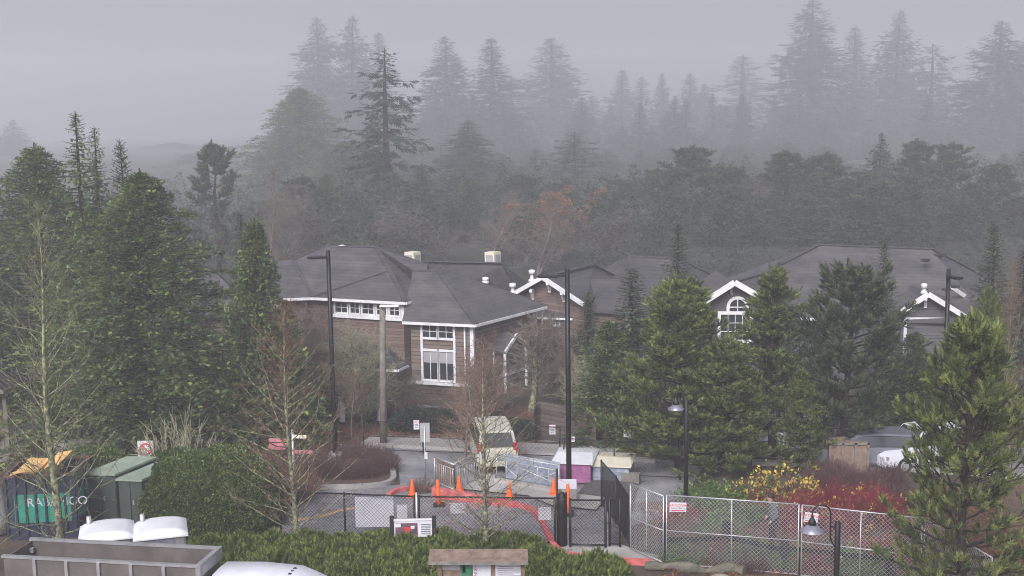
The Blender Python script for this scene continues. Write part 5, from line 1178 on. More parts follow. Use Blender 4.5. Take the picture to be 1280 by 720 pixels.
for k, (px, py, sx, sy, rx, ry) in enumerate(((56, 580, 1.1, .7, .35, .1), (40, 583, 1.2, .6, .25, -.15), (72, 574, .9, .8, -.5, .25), (30, 588, .9, .5, .1, .2), (64, 586, .8, .5, .6, -.3))):
    c = on_z(px, py, 2.35+.05*k); o = MB().box((0, 0, 0), (sx, sy, .02)).build('plywood_sheet', M['plywood']); o.location = c; o.rotation_euler = (rx, ry, .5+k)
    tag(o, ['pointed plywood sheet leaning up in the middle of the container heap', 'long plywood sheet sloping along the container front', 'plywood piece tilted at the right end of the heap', 'small plywood strip at the left end of the heap', 'steep plywood offcut sticking up at the front of the heap'][k], 'plywood sheet', 'plywood heaped in the container')
# bagged junk left edge
g = gnd(5, 668); o = bumpy('debris_bag', [g+Vector((-.3, 0, .1)), g+Vector((-.28, 0, .7)), g+Vector((-.3, 0, 1.5)), g+Vector((-.2, 0, 1.95))], [.42, .5, .42, .2], 'curtain', 'bulging pale debris bag at the left edge beside the container', 'bag', .25)
# ------------------------------------------------------------------ boards
# trail information board with black posts
g = gnd(516, 700); Y = 37.6
t = thing('information_sign', 'tilted white framed information sign on two black posts, in front of the gate', 'sign', (at(516, 660, Y).x, Y, 0))
for x in (489.5, 542.5): p = at(x, 645, Y); MB().box((p.x, Y, p.z/2), (.13, .13, p.z)).build('post', M['darkwood'], t, .01)
a, b = at(492, 660, Y), at(540, 661, Y); ztp, zbt = at(516, 650, Y).z, at(516, 671, Y).z
m = MB(); m.beam((a.x, Y, (ztp+zbt)/2), (b.x, Y, (ztp+zbt)/2), .04, ztp-zbt); m.build('board', M['paper'], t)
m = MB(); m.box((a.x+.42, Y-.03, (ztp+zbt)/2-.03), (.72, .01, ztp-zbt-.13)); m.build('picture', M['photo'], t)
for dx, dz, w, h, mt in ((.14, .12, .2, .12, 'paper'), (.45, -.03, .16, .18, 'redink'), (.62, .05, .12, .1, 'paper')): m = MB(); m.box((a.x+dx, Y-.04, (ztp+zbt)/2+dz), (w, .008, h)); m.build('picture_card', M[mt], t)
m = MB()
for k in range(6): m.box((b.x-.2, Y-.03, ztp-.14-.06*k), (.3, .008, .018))
m.build('print_line', M['ink'], t); m = MB(); m.beam((a.x-.02, Y-.02, ztp+.02), (b.x+.04, Y-.02, ztp+.02), .07, .05); m.build('frame', M['trim'], t)
# notice kiosk
Y = 31.6; a, b = at(545, 700, Y), at(658, 704, Y); zt_ = at(600, 694, Y).z-.05
t = thing('notice_kiosk', 'brown roofed wooden notice board with posters at the bottom of the view', 'notice board', ((a.x+b.x)/2, Y, 0))
for x in (a.x+.1, b.x-.1): MB().box((x, Y, zt_/2-.02), (.12, .12, zt_)).build('post', M['wood_brown'], t, .01)
r0, r1 = on_z(539, 690, zt_+.10), on_z(659, 698, zt_+.06)
m = MB(); ra, rb = at(536, 691, Y-.1), at(660, 699, Y-.1); m.slab([(ra.x, Y-.34, zt_+.02), (rb.x, Y-.34, zt_-.02), (rb.x, Y+.30, zt_+.10), (ra.x, Y+.30, zt_+.14)], .06); m.build('roof', M['wood_brown'], t)
m = MB(); m.beam((ra.x, Y-.36, zt_-.02), (rb.x, Y-.36, zt_-.06), .03, .09); m.build('fascia', M['wood_grey'], t)
m = MB(); m.box(((a.x+b.x)/2, Y+.03, zt_-.75), (b.x-a.x-.1, .03, 1.35)); m.build('backing_board', M['plywood'] if False else M['wood_brown'], t)
def poster(x0, x1, y0, y1, mt, name='poster'):
    p, q = at(x0, y0, Y-.01), at(x1, y1, Y-.01); o = MB().box(((p.x+q.x)/2, Y-.005, (p.z+q.z)/2), (q.x-p.x, .01, p.z-q.z)).build(name, M[mt], t); return (p, q, o)
poster(551, 575, 695, 712, 'curtain'); poster(576, 590, 697, 719, 'greenposter'); p, q, o = poster(591, 614, 699, 740, 'paper'); poster(619, 655, 699, 740, 'paper')
for x0, x1 in ((555, 561), (566, 573)): poster(x0, x1, 699, 706, 'ink', 'printed_figure')
poster(578, 582, 705, 716, 'paper', 'bottle_picture')
pp_ = at(594, 710, Y-.03); text(t, 'HIKING', (pp_.x, Y-.02, pp_.z-.12), .13, (0, 0, -1), (1, 0, 0), M['magenta'])
m = MB()
for k in range(9): p = at(622, 703+2.4*k, Y); q = at(651 if k % 3 else 642, 703+2.4*k, Y); m.box(((p.x+q.x)/2, Y-.018, p.z), (q.x-p.x, .006, .016))
m.build('print_line', M['lampgrey'], t)
# ------------------------------------------------------------------ person
def person(px, pyf, h, label):
    g = gnd(px, pyf); t = thing('person', label, 'person', g); s = h/1.8
    J = {'pel': (0, 0, .95), 'wst': (0, .02, 1.12), 'chs': (-.02, 0, 1.36), 'nek': (-.05, 0, 1.52), 'hed': (-.10, 0, 1.62), 'top': (-.10, 0, 1.75),
         'lh': (.0, -.09, .92), 'lk': (-.10, -.10, .52), 'la': (-.02, -.10, .09), 'lt': (-.17, -.10, .045), 'rh': (0, .09, .92), 'rk': (.02, .10, .50), 'ra': (.18, .10, .12), 'rt': (.05, .10, .05),
         'ls': (-.02, -.19, 1.42), 'le': (.07, -.24, 1.16), 'lw': (-.10, -.22, .97), 'lf': (-.16, -.21, .90), 'rs': (-.02, .19, 1.42), 're': (.05, .25, 1.16), 'rw': (-.12, .23, .98), 'rf': (-.18, .22, .92)}
    def skin(name, names, edges, rad, material, root):
        me = bpy.data.meshes.new(name); ix = {n_: i for i, n_ in enumerate(names)}; me.from_pydata([Vector(J[n_])*s for n_ in names], [(ix[a], ix[b]) for a, b in edges], [])
        o = bpy.data.objects.new(name, me); COL.objects.link(o); md = o.modifiers.new('s', 'SKIN'); md.use_smooth_shade = True; me_s = o.data
        if not me_s.skin_vertices: bpy.context.view_layer.objects.active = o
        lay = me_s.skin_vertices[0] if me_s.skin_vertices else None
        if lay is None: me_s.update(); return None
        for i, n_ in enumerate(names): lay.data[i].radius = tuple(r_*s for r_ in (rad[n_] if isinstance(rad[n_], tuple) else (rad[n_], rad[n_]))); lay.data[i].use_root = (n_ == root)
        o.modifiers.new('u', 'SUBSURF').levels = 2; o.modifiers['u'].render_levels = 2
        bpy.context.view_layer.update(); ev = bpy.data.meshes.new_from_object(o.evaluated_get(bpy.context.evaluated_depsgraph_get())); ev.materials.clear(); ev.materials.append(material)
        bpy.data.objects.remove(o); ev.polygons.foreach_set('use_smooth', [True]*len(ev.polygons)); return link(name, ev, t)
    # head, hands
    m = MB(); c = Vector(J['hed'])*s; H0 = MB().lathe(g+c+Vector((0, 0, -.12*s)), [(.045*s, -.06*s), (.05*s, 0), (.075*s, .06*s), (.088*s, .13*s), (.075*s, .20*s), (.03*s, .235*s)], 16, 1.12, .9); nose = g+c+Vector((-.10*s, 0, -.01*s)); H0.lathe(nose, [(.005, -.02), (.018*s, 0), (.006, .03)], 6)
    for yy in (-.08, .08): H0.lathe(g+c+Vector((.01, yy*s, -.02*s)), [(.005, -.03*s), (.018*s, 0), (.005, .03*s)], 6)
    for wr, f_ in (('lw', 'lf'), ('rw', 'rf')):
        w0_, f0 = g+Vector(J[wr])*s, g+Vector(J[f_])*s; dd = (f0-w0_).normalized(); H0.tube([w0_, w0_+dd*.04*s, w0_+dd*.09*s], [.028*s, .04*s, .035*s], 8)
        for k in range(4): b_ = w0_+dd*.085*s+Vector((0, (k-1.5)*.018*s, 0)); H0.tube([b_, b_+dd*.04*s, b_+dd*(.065-.006*abs(k-1.3))*s+Vector((.012, 0, 0))], [.0085*s, .008*s, .006*s], 5)
        b_ = w0_+dd*.03*s; H0.tube([b_, b_+Vector((-.035, 0, -.01))*s, b_+Vector((-.045, 0, -.04))*s], [.011*s, .01*s, .007*s], 5)
    H0.build('skin', M['skin'], t)
    MB().lathe(g+c+Vector((.016*s, 0, -.10*s)), [(.06*s, .05*s), (.098*s, .12*s), (.094*s, .18*s), (.06*s, .23*s), (.015*s, .245*s)], 16, 1.12, .92).build('hair', M['hair'], t)
    MB().box(g+c+Vector((-.096*s, -.03*s, .02*s)), (.01, .02, .01)).box(g+c+Vector((-.096*s, .03*s, .02*s)), (.01, .02, .01)).build('eyes', M['ink'], t)
    tr = ['pel', 'wst', 'chs', 'nek', 'ls', 'le', 'lw', 'rs', 're', 'rw']
    skin('jacket', tr, [('pel', 'wst'), ('wst', 'chs'), ('chs', 'nek'), ('chs', 'ls'), ('ls', 'le'), ('le', 'lw'), ('chs', 'rs'), ('rs', 're'), ('re', 'rw')], dict(pel=(.15, .17), wst=(.13, .16), chs=(.13, .17), nek=.06, ls=.075, le=.058, lw=.042, rs=.075, re=.058, rw=.042), M['jacket'], 'pel')
    lg = ['pel', 'lh', 'lk', 'la', 'rh', 'rk', 'ra']
    skin('trousers', lg, [('pel', 'lh'), ('lh', 'lk'), ('lk', 'la'), ('pel', 'rh'), ('rh', 'rk'), ('rk', 'ra')], dict(pel=(.13, .14), lh=.10, lk=.068, la=.048, rh=.10, rk=.068, ra=.048), M['trousers'], 'pel')
    for a_, t_ in (('la', 'lt'), ('ra', 'rt')):
        p0, p1 = g+Vector(J[a_])*s, g+Vector(J[t_])*s; MB().tube([p0+Vector((.07, 0, -.03)), p0+Vector((0, 0, -.02)), p1, p1+Vector((-.05, 0, 0))], [.035, .05, .045, .025], 10).build('shoe', M['shoe'], t)
    return t
person(966, 687, 1.95, 'dark haired person in a grey jacket walking left behind the steel fence panels')
# ------------------------------------------------------------------ clipped hedges
def hedge(label, c, size, n, seed, leaf=.085, rz=0, mt='hedge'):
    """rounded clipped hedge: leaves through the outer 35 cm, woody core inside"""
    r = np.random.RandomState(seed); t = thing('hedge', label, 'hedge', c, None, rz); hx, hy, hz = size[0]/2, size[1]/2, size[2]
    P = []; D = []; 
    while len(P) < n:
        d = r.normal(size=3); d[2] = abs(d[2])*1.1; d /= np.linalg.norm(d)
        k = 1/((abs(d[0])**2.7+abs(d[1])**2.7+abs(d[2])**2.7)**(1/2.7)); p = d*k
        bmp = 1+.07*lump((p[0]*hx, p[1]*hy, p[2]*hz), seed, 1.6)+.05*lump((p[0]*hx, p[1]*hy, p[2]*hz), seed+5, 4)
        dep = 1-abs(r.normal())*.05; q = p*bmp*dep; P.append((q[0]*hx, q[1]*hy, q[2]*hz)); D.append(d+r.normal(size=3)*.5+np.array([0, 0, .3]))
    Fo = Fol(); Fo.add(T_CLUMP, P, D, r.uniform(.7, 1.2, n)*leaf, tipp=.22); link('leaves', Fo.mesh('leaves', M[mt]), t)
    bm = bmesh.new(); bmesh.ops.create_icosphere(bm, subdivisions=4, radius=1)
    for v in bm.verts:
        d = v.co.copy(); k = 1/((abs(d.x)**2.7+abs(d.y)**2.7+abs(d.z)**2.7)**(1/2.7)); p = d*k*.84; v.co = Vector((p.x*hx, p.y*hy, max(-.05, p.z*hz)))
    me = bpy.data.meshes.new('twig_core'); bm.to_mesh(me); bm.free(); me.materials.append(M['bark']); link('woody_core', me, t); return t
a, b = gnd(168, 676), gnd(332, 679); c = (a+b)/2+Vector((0, 2.1, 0)); hedge('big rounded clipped hedge beside the green utility cabinets', c, ((b-a).length+.2, 4.4, 2.5), 30000, 1, .085)
c = on_z(228, 568, 1.6); hedge('lower clipped hedge behind the big rounded hedge, in front of the pale bush', Vector((c.x, c.y, 0)), (3.1, 1.5, 1.75), 7000, 2, .08)
c = on_z(112, 566, 1.3); hedge('low loose hedge behind the waste container', Vector((c.x, c.y, 0)), (3.4, 1.4, 1.45), 6000, 3, .09)
c = on_z(533, 496, .9); hedge('low dark hedge under the tall white window', Vector((c.x, c.y-1.2, -.4)), (3.3, .9, 1.0), 3500, 4, .09, -.2, 'fir')
c = on_z(628, 512, .9); hedge('low dark hedge right of the downpipe along the brown side wall', Vector((c.x, c.y-.5, -.4)), (3.4, .9, .9), 3500, 5, .09, .1, 'fir')
# ------------------------------------------------------------------ mugo pine bed
r = np.random.RandomState(3); k = 0; mk = ['mugoA', 'mugoB', 'mugoC']
spots = []
for py, x0, x1, st in ((682, 262, 560, 42), (692, 240, 560, 44), (705, 300, 560, 46), (722, 320, 790, 46), (744, 330, 800, 46), (680, 560, 690, 45), (770, 360, 800, 52)):
    x = x0
    while x < x1: spots.append((x+r.uniform(-8, 8), py+r.uniform(-4, 4))); x += st*r.uniform(.85, 1.15)
for py, x0, x1 in ((702, 672, 700), (711, 665, 760), ):
    x = x0
    while x < x1: spots.append((x+r.uniform(-6, 6), py+r.uniform(-3, 3))); x += 42
for i, (x, y) in enumerate(spots):
    g = gnd(x, y+14); s = r.uniform(.75, 1.0)
    lab = 'mugo pine bush of the low green row, left of the notice kiosk' if x < 545 else ('mugo pine bush of the low green row, right of the notice kiosk' if x > 655 else 'mugo pine bush of the low green row, behind the notice kiosk')
    grp = 'mugo pines left of the kiosk' if x < 545 else ('mugo pines right of the kiosk' if x > 655 else 'mugo pines behind the kiosk')
    if 535 < x < 668 and g.y < 34.3: continue
    plant(mk[i % 3], 'mugo_pine', lab, 'bush', g, s, s*r.uniform(.8, 1.05)*(.9 if y > 690 else .85), grp, r.uniform(0, 6.28))
# ------------------------------------------------------------------ trees near and middle
tree('cedarA', 'cedar_tree', 'broad green cedar at the left edge behind the reddish bare tree', 42, 178, 61, 235, rz=.4)
tree('cedarB', 'cedar_tree', 'largest green cedar, filling the left of the view behind the utility cabinets', 174, 210, 51, 290, rz=2.0)
tree('cedarC', 'cedar_tree', 'narrow pointed green cedar left of the brown house', 318, 272, 51, 105, rz=1)
tree('cedarC', 'cedar_tree', 'small green cedar lower behind the pointed cedar, at its right', 352, 372, 52, 85, rz=3)
tree('hemlock', 'hemlock_tree', 'dark drooping hemlock with two leaning tops between the two big cedars', 94, 142, 56, 95)
tree('hemlock', 'hemlock_tree', 'thin hemlock top just right of the drooping twin topped one', 118, 160, 58, 70, rz=2)
tree('spruce', 'fir_tree', 'small pointed fir tip poking up behind the largest cedar', 150, 178, 52, 80)
tree('cedarA', 'cedar_tree', 'dark cedar shoulder between the left edge cedar and the largest cedar', 112, 258, 56, 170, rz=4)
tree('cedarB', 'cedar_tree', 'cedar whose side just enters at the left edge of the view', -60, 190, 62, 150, rz=5)
tree('pineA', 'shore_pine', 'large round green shore pine behind the far path lamp', 848, 350, 46.5, 208, rz=.5)
tree('pineF', 'shore_pine', 'yellow green shore pine just right of the round one, before the arched window', 966, 338, 49, 168, rz=2.2)
tree('pineA', 'shore_pine', 'low shore pine between the round pine and the white car', 908, 425, 46, 150, rz=3.5)
tree('pineF', 'shore_pine', 'low bushy pine in front of the white car, below the arched window', 1003, 462, 46.2, 84, rz=5.5)
tree('pineC', 'pine_tree', 'dark bluish pine with upright shoots in the middle of the right house roof', 1063, 333, 47.5, 185, rz=1.1)
tree('spruce', 'fir_tree', 'slender grey green fir whose tip stands before the hazy roof', 848, 281, 62, 78, rz=.3)
tree('spruce', 'fir_tree', 'bright green fir left of the round shore pine', 790, 336, 53, 118, rz=1.3)
tree('spruce', 'fir_tree', 'small dark fir against the bracketed gable house', 735, 366, 57, 72, rz=2.3)
tree('cedarC', 'cedar_tree', 'soft green young tree at the left foot of the round shore pine', 762, 400, 52, 95, rz=2.6)
tree('spruce', 'fir_tree', 'narrow fir in front of the right house, just right of the dark bluish pine', 1106, 300, 58, 58, rz=3.3)
tree('spruce', 'fir_tree', 'thin fir tip left of the dark bluish pine', 975, 328, 60, 50, rz=4.1)
tree('cedarC', 'cedar_tree', 'low green conifer under the small right gable', 1143, 415, 51, 92, rz=4.6)
tree('spruce', 'fir_tree', 'tall fir at the right, behind the dark lamp post', 1243, 281, 55, 84, rz=5.1)
tree('pineB', 'shore_pine', 'bushy pine filling the gap left of the right edge', 1236, 365, 45, 105, rz=.9)
tree('spruce', 'fir_tree', 'fir cut by the right edge of the view', 1282, 308, 52, 85, rz=1.9)
tree('pineN', 'shore_pine', 'big bright tipped shore pine at the lower right corner', 1216, 398, 31, 228, rz=1.4)
tree('pineBackB', 'pine_tree', 'round headed dark pine in the mist left of the brown house', 268, 180, 108, 88, rz=2.9)
tree('spruce', 'fir_tree', 'grey green fir just behind the pointed cedar', 300, 268, 60, 62, rz=4.9)
# bare trees
tree('alderA', 'bare_tree', 'tall bare lichen covered tree over the waste container', 44, 262, 36, 200, rz=.2)
tree('alderB', 'bare_tree', 'bare mossy tree with red twigs before the narrow green cedar', 355, 385, 38.2, 200, rz=1.2)
tree('alderC', 'bare_tree', 'bare mossy tree standing behind the notice kiosk', 603, 428, 36.8, 170, rz=2.2)
tree('alderB', 'bare_tree', 'faint leaning bare tree behind the mossy tree at the gate', 585, 440, 52, 100, rz=3.0)
tree('young', 'young_tree', 'thin bare tree in the roadside strip behind the planter', 440, 470, 54, 70, rz=1)
tree('young', 'young_tree', 'small bare street tree with arching twigs beside the beige van', 582, 505, 49.5, 105, rz=2)
g = gnd(605, 580); 
tree('cherry', 'bare_tree', 'thick trunked bare tree in front of the brown side wall', 664, 410, 57.5, 150, rz=.6)
tree('thicketB', 'bare_tree', 'tangled lichen covered bare tree in front of the entrance porch', 450, 405, 56.5, 120, rz=.6)
tree('thicket', 'bare_tree', 'grey bare thicket left of the entrance porch', 388, 388, 57.5, 110, rz=1.6)
tree('thicket', 'bare_tree', 'grey bare thicket between the side wall and the small dark fir', 700, 395, 58, 120, rz=2.6)
tree('thicketB', 'bare_tree', 'bare shrubby tree at the right of the block wall', 738, 430, 56, 90, rz=3.6)
tree('thicket', 'bare_tree', 'low tangled bare tree before the corner of the tall window wall', 606, 448, 57, 95, rz=.9)
tree('thicket', 'bare_tree', 'low grey bare tree between the wooden pole and the porch', 505, 462, 57.5, 62, rz=2.1)
tree('birch', 'bare_tree', 'bare grey branched tree in mist right of the round headed dark pine', 325, 205, 84, 70, rz=.6)
g = gnd(225, 575); plant('palebush', 'bare_bush', 'pale leafless bush fanning out above the lower hedge', 'bush', (at(224, 560, 45.2).x, 45.2, 0), 1.0, 1.55)
x = at(1262, 400, 38); plant('alderC', 'bare_tree', 'spindly bare branches rising at the right edge of the view', 'tree', (x.x, 38, 0), .45, 1.3, None, 1)
x = at(-20, 400, 33); plant('alderB', 'bare_tree', 'bare mossy branches reaching in at the left edge', 'tree', (x.x-2.2, 36, 0), .8, 1.0, None, 1)
# shrubs
def bush(kind, px, py, label, s=1.0, sz=1.0, group=None, name='bush'):
    g = gnd(px, py); return plant(kind, name, label, 'bush', g, s, sz, group)
for i, (x, y) in enumerate(((405, 596), (432, 598), (458, 597), (478, 590), (420, 583), (448, 582), (470, 578), (392, 585), (385, 600), (440, 572), (412, 573))):
    bush('purpletwig', x, y, 'dark reddish leafless shrub in the kerbed planter under the tall lamp post', .95, .75, 'shrubs of the kerbed planter', 'bare_shrub')
for i, (x, y) in enumerate(((985, 655), (1012, 652), (1040, 650), (1070, 655), (1100, 657), (1085, 640), (1115, 635), (1000, 668), (1050, 668), (1160, 640), (955, 648))):
    bush('redtwig' if i % 3 else 'purpletwig', x, y, 'crimson stemmed dogwood shrub beyond the steel panels' if i % 3 else 'brown leafless shrub among the crimson dogwoods', .9, .75+.06*(i*7 % 5), 'red dogwoods beyond the steel panels' if i % 3 else 'brown shrubs among the dogwoods', 'dogwood_shrub' if i % 3 else 'bare_shrub')
for i, (x, y) in enumerate(((958, 640), (984, 634))):
    bush('yellowbush', x, y, 'shrub with big yellow leaves among the crimson dogwoods', .95, 1.0, 'yellow leaved shrubs by the dogwoods', 'yellow_leaved_shrub')
for i, (x, y) in enumerate(((905, 640), (880, 636), (930, 650))):
    bush('greenbush', x, y, 'fresh green shrub behind the long steel panel', .9, .85, 'green shrubs behind the long steel panel')
for i, (x, y) in enumerate(((1020, 618), (1050, 616), (1080, 618), (1040, 604), (1110, 612))):
    bush('purpletwig', x, y, 'brown leafless shrub in front of the wooden crate', 1.0, 1.0, 'brown shrubs before the wooden crate', 'bare_shrub')
for i, (x, y) in enumerate(((300, 630), (330, 640), (345, 605), (310, 600), (370, 625))):
    bush('browntwig', x, y, 'reddish bare shrub between the big hedge and the mossy tree', 1.1, 1.15, 'reddish shrubs beside the big hedge', 'bare_shrub')
for i, (x, y) in enumerate(((300, 560), (330, 552), (360, 540), (385, 552), (400, 528))):
    bush('browntwig', x, y, 'reddish bare shrub by the direction boards', 1.2, 1.3, 'reddish shrubs by the direction boards', 'bare_shrub')
for i, (x, y) in enumerate(((405, 530), (430, 524), (455, 524), (480, 520), (512, 528), (500, 516))):
    bush('purpletwig', x, y, 'purplish bare shrub across the street below the porch', 1.05, 1.05, 'purplish shrubs across the street', 'bare_shrub')
for i, (x, y) in enumerate(((575, 520), (600, 524), (625, 520), (650, 528), (560, 492), (585, 500), (610, 505), (545, 490))):
    bush('browntwig', x, y, 'low rusty shrub at the foot of the tall window wall', 1.0, .6, 'rusty shrubs at the window wall', 'bare_shrub')
for i, (x, y) in enumerate(((690, 530), (715, 535), (740, 540), (765, 542), (705, 545), (750, 552), (790, 550))):
    bush('purpletwig', x, y, 'purplish bare shrub on the bank by the curved block wall', 1.1, .9, 'purplish shrubs on the bank', 'bare_shrub')
for i, (x, y) in enumerate(((385, 520), (410, 515), (435, 513), (460, 512), (420, 505))):
    bush('browntwig', x, y, 'reddish bare shrub in front of the red car', 1.1, 1.0, 'reddish shrubs before the red car', 'bare_shrub')
for i, (x, y) in enumerate(((845, 690), (855, 700), (880, 702), (900, 694), (930, 700), (960, 700), (990, 690), (915, 688), (862, 680), (1020, 712), (1075, 718), (940, 712), (862, 668), (890, 676), (925, 680), (850, 655), (905, 662), (945, 690), (1010, 700), (1055, 706), (1035, 690), (1095, 700), (980, 705), (875, 690))):
    bush(('browntwig', 'greenbush', 'browntwig', 'redtwig', 'greenbush', 'purpletwig')[i % 6], x, y, 'low autumn shrub close behind the dark timber rail', .8, .5, 'low autumn shrubs behind the timber rail', 'autumn_shrub')
bush('grassbush', 527, 614, 'dry grass tuft at the start of the red kerb', .95, 1.0, None, 'grass_tuft')
# ------------------------------------------------------------------ forest in the mist
G = None
far = [ # kind, top px,py, Y, width px, label
 ('firE', 478, 62, 92, 125, 'ragged dark fir, the clearest of the misty firs above the brown house'),
 ('firA', 397, 22, 128, 120, 'misty fir with the left peak of the tall pair behind the ragged fir'),
 ('firB', 434, 20, 124, 100, 'misty fir with the right peak of the tall pair behind the ragged fir'),
 ('cedarA', 372, 108, 112, 120, 'dense dark misty evergreen in front of the tall pair of firs'),
 ('firD', 470, 42, 132, 80, 'pale fir top just behind the ragged dark fir'),
 ('firB', 556, 46, 118, 105, 'slender misty fir, the left of two right of the ragged fir'),
 ('firA', 614, 48, 116, 110, 'slender misty fir, the right of two right of the ragged fir'),
 ('firC', 692, 48, 142, 150, 'wide faint fir in the middle of the treeline'),
 ('firD', 777, 88, 150, 70, 'small faint fir, first of a row of five similar tips right of the middle fir'),
 ('firB', 801, 96, 150, 60, 'small faint fir, second of the row of five similar tips'),
 ('firD', 828, 92, 151, 60, 'small faint fir, third of the row of five similar tips'),
 ('firB', 861, 92, 150, 66, 'small faint fir, fourth of the row of five similar tips'),
 ('firD', 883, 104, 152, 56, 'small faint fir, fifth of the row of five similar tips'),
 ('firC', 932, 70, 152, 120, 'wide very faint fir left of the tallest fir'),
 ('firC', 1017, 0, 124, 135, 'tallest misty fir, its tip at the top of the view'),
 ('firA', 1069, 34, 136, 95, 'faint narrow fir right of the tallest one'),
 ('firB', 1120, 14, 130, 90, 'tall thin misty fir with a loose crown'),
 ('firE', 1166, 56, 126, 110, 'misty fir with open layered branches right of the thin one'),
 ('firA', 1248, 26, 112, 130, 'tall clear edged fir near the right edge'),
 ('firB', 1284, 48, 122, 100, 'misty fir cut by the right edge'),
 ('firD', 14, 150, 150, 60, 'very faint fir tip above the left edge cedar'),
 ('firB', 218, 178, 178, 70, 'ghostly fir left of the round headed pine'),
 ('firD', 640, 96, 150, 80, 'pale fir filling the gap right of the two slender firs'),
 ('firB', 742, 120, 150, 80, 'pale fir between the middle fir and the row of tips'),
 ('firC', 352, 168, 112, 90, 'shorter misty fir at the left foot of the dense evergreen'),
]
for kd, px, py, Y, w, lab in far: tree(kd, 'fir_tree', lab, px, py, (Y*1.5 if 'ragged' in lab[:8] else Y*1.9) if Y < 115 and px < 520 else Y*3.1, w*1.3, 'misty firs behind the houses')
mid = [
 ('pineBack', 865, 184, 98, 105, 'round topped misty pine below the row of five fir tips'),
 ('pineBack', 915, 208, 100, 80, 'smaller round misty pine beside the round topped one'),
 ('pineBackB', 984, 190, 96, 105, 'misty pine with feathery crown below the tallest fir'),
 ('pineBackB', 1036, 192, 97, 90, 'feathery misty pine, right neighbour of the one below the tallest fir'),
 ('pineBack', 1074, 214, 99, 72, 'low misty pine dipping right of the feathery pair'),
 ('firD', 1100, 166, 104, 66, 'narrow dark fir between the low pine and the layered fir'),
 ('pineBackB', 1146, 176, 100, 78, 'misty pine under the open layered fir'),
 ('pineBack', 1192, 180, 98, 80, 'misty pine below and left of the clear edged fir'),
 ('pineBack', 822, 212, 104, 80, 'misty pine at the left shoulder of the round topped one'),
 ('pineBackB', 776, 224, 106, 85, 'dim pine left of the misty pine group'),
 ('pineBack', 1250, 205, 100, 90, 'dim pine at the foot of the clear edged fir'),
 ('firE', 720, 165, 110, 105, 'dim spreading fir behind the orange leaved tree'),
 ('firC', 585, 150, 108, 130, 'dim wide fir at the foot of the two slender firs'),
 ('cedarB', 430, 175, 104, 120, 'dim evergreen between the dense evergreen and the ragged fir'),
 ('pineBackB', 945, 225, 99, 80, 'dim low pine filling the dip between the pine groups'),
 ('firA', 528, 205, 104, 90, 'dim fir right of the ragged one, behind the cowl of the roof'),
 ('pineBack', 1000, 258, 90, 90, 'darker low pine just above the right house ridge'),
 ('pineBackB', 1100, 262, 90, 90, 'darker low pine above the right end of the right house ridge'),
 ('pineBack', 905, 262, 92, 90, 'darker low pine left of the right house roof'),
]
for kd, px, py, Y, w, lab in mid: tree(kd, 'pine_tree' if 'pine' in kd else 'fir_tree', lab, px, py, 1.02*Y*(1.75 if py < 180 and 'fir' in kd and px < 800 or kd == 'cedarB' else 1.36), w*1.15, 'misty evergreens above the roofs')
bl_ = [('orangetree', 655, 232, 92, 85, 'slim tree with thin orange leaves in the mist behind the white roof boxes'), ('orangetree', 697, 228, 93, 85, 'second orange tinged tree, right of the slim one behind the roof boxes'),
 ('birch', 610, 238, 91, 105, 'bare grey tree in the mist above the white roof boxes'), ('birch', 740, 248, 91, 95, 'bare grey tree in the mist right of the orange tinged trees'), ('birch', 560, 250, 92, 90, 'bare grey tree right of the ragged fir foot'),
 ('birch', 398, 225, 90, 120, 'bare grey tree in front of the dense misty evergreen'), ('birch', 440, 262, 86, 95, 'low bare tree behind the left roof ridge'), ('birch', 670, 268, 84, 90, 'low bare tree behind the bracketed gable')]
for kd, px, py, Y, w, lab in bl_: tree(kd, 'bare_tree', lab, px, py, Y*1.25, w, 'misty bare trees behind the houses')
# far wood that reads as one dark mass
r = np.random.RandomState(11); sp = []
for k in range(390): Y = r.uniform(100, 168); X = r.uniform(-.52, .56)*Y; sp.append((X, Y, (r.uniform(4, 8.2) if X > -22 else r.uniform(3.5, 6.5)), r.uniform(2.2, 3.6), 300, r.uniform(.5, .8)))
wood_mass('forest_understorey', sp, 'fir')
wood = (('firA', 'firG', 'firF', 'firH', 'firB', 'pineBack', 'firD'), 0)[0]
for k in range(36):
    Y = r.uniform(600, 800); px = r.uniform(360, 1290); py = r.uniform(128, 160)
    tree(wood[k % 5], 'distant_fir', 'ghostly fir at the very back, almost lost in the fog', px, py, Y, r.uniform(22, 36), 'ghostly firs almost lost in the fog', r.uniform(0, 6))
for k in range(150):
    Y = r.uniform(215, 370); px = r.uniform(322, 1290) if k > 26 else r.uniform(150, 330); u = (Y-215)/155
    py = r.uniform(192, 230)-u*r.uniform(15, 60)+(0 if px > 330 else 38)
    tree(wood[k % 7], 'misty_tree', 'dim misty evergreen deep in the wood under the fir tips', px, py, Y, r.uniform(62, 105), 'dim evergreens deep in the misty wood', r.uniform(0, 6))
for k in range(112):
    Y = r.uniform(330, 440); px = 335+(1290-335)*(k+r.rand())/112; py = r.uniform(116, 186)
    tree(wood[k % 7 if k % 7 != 5 else 2], 'misty_tree', 'pale misty fir between the taller named fir tips', px, py, Y, r.uniform(48, 80), 'pale firs between the fir tips', r.uniform(0, 6))
for k in range(64):
    Y = r.uniform(150, 200); px = 330+(1290-330)*(k+r.rand())/64; py = r.uniform(215, 262); kd = ('pineBack', 'firH', 'birch', 'pineBackB', 'firA', 'cedarB')[k % 6]
    tree(kd, 'misty_tree', 'bare misty tree at the wood edge behind the roofs' if kd == 'birch' else 'dark misty evergreen at the wood edge behind the roofs', px, py, Y*.82, r.uniform(65, 105), 'bare trees at the misty wood edge' if kd == 'birch' else 'evergreens at the misty wood edge', r.uniform(0, 6))
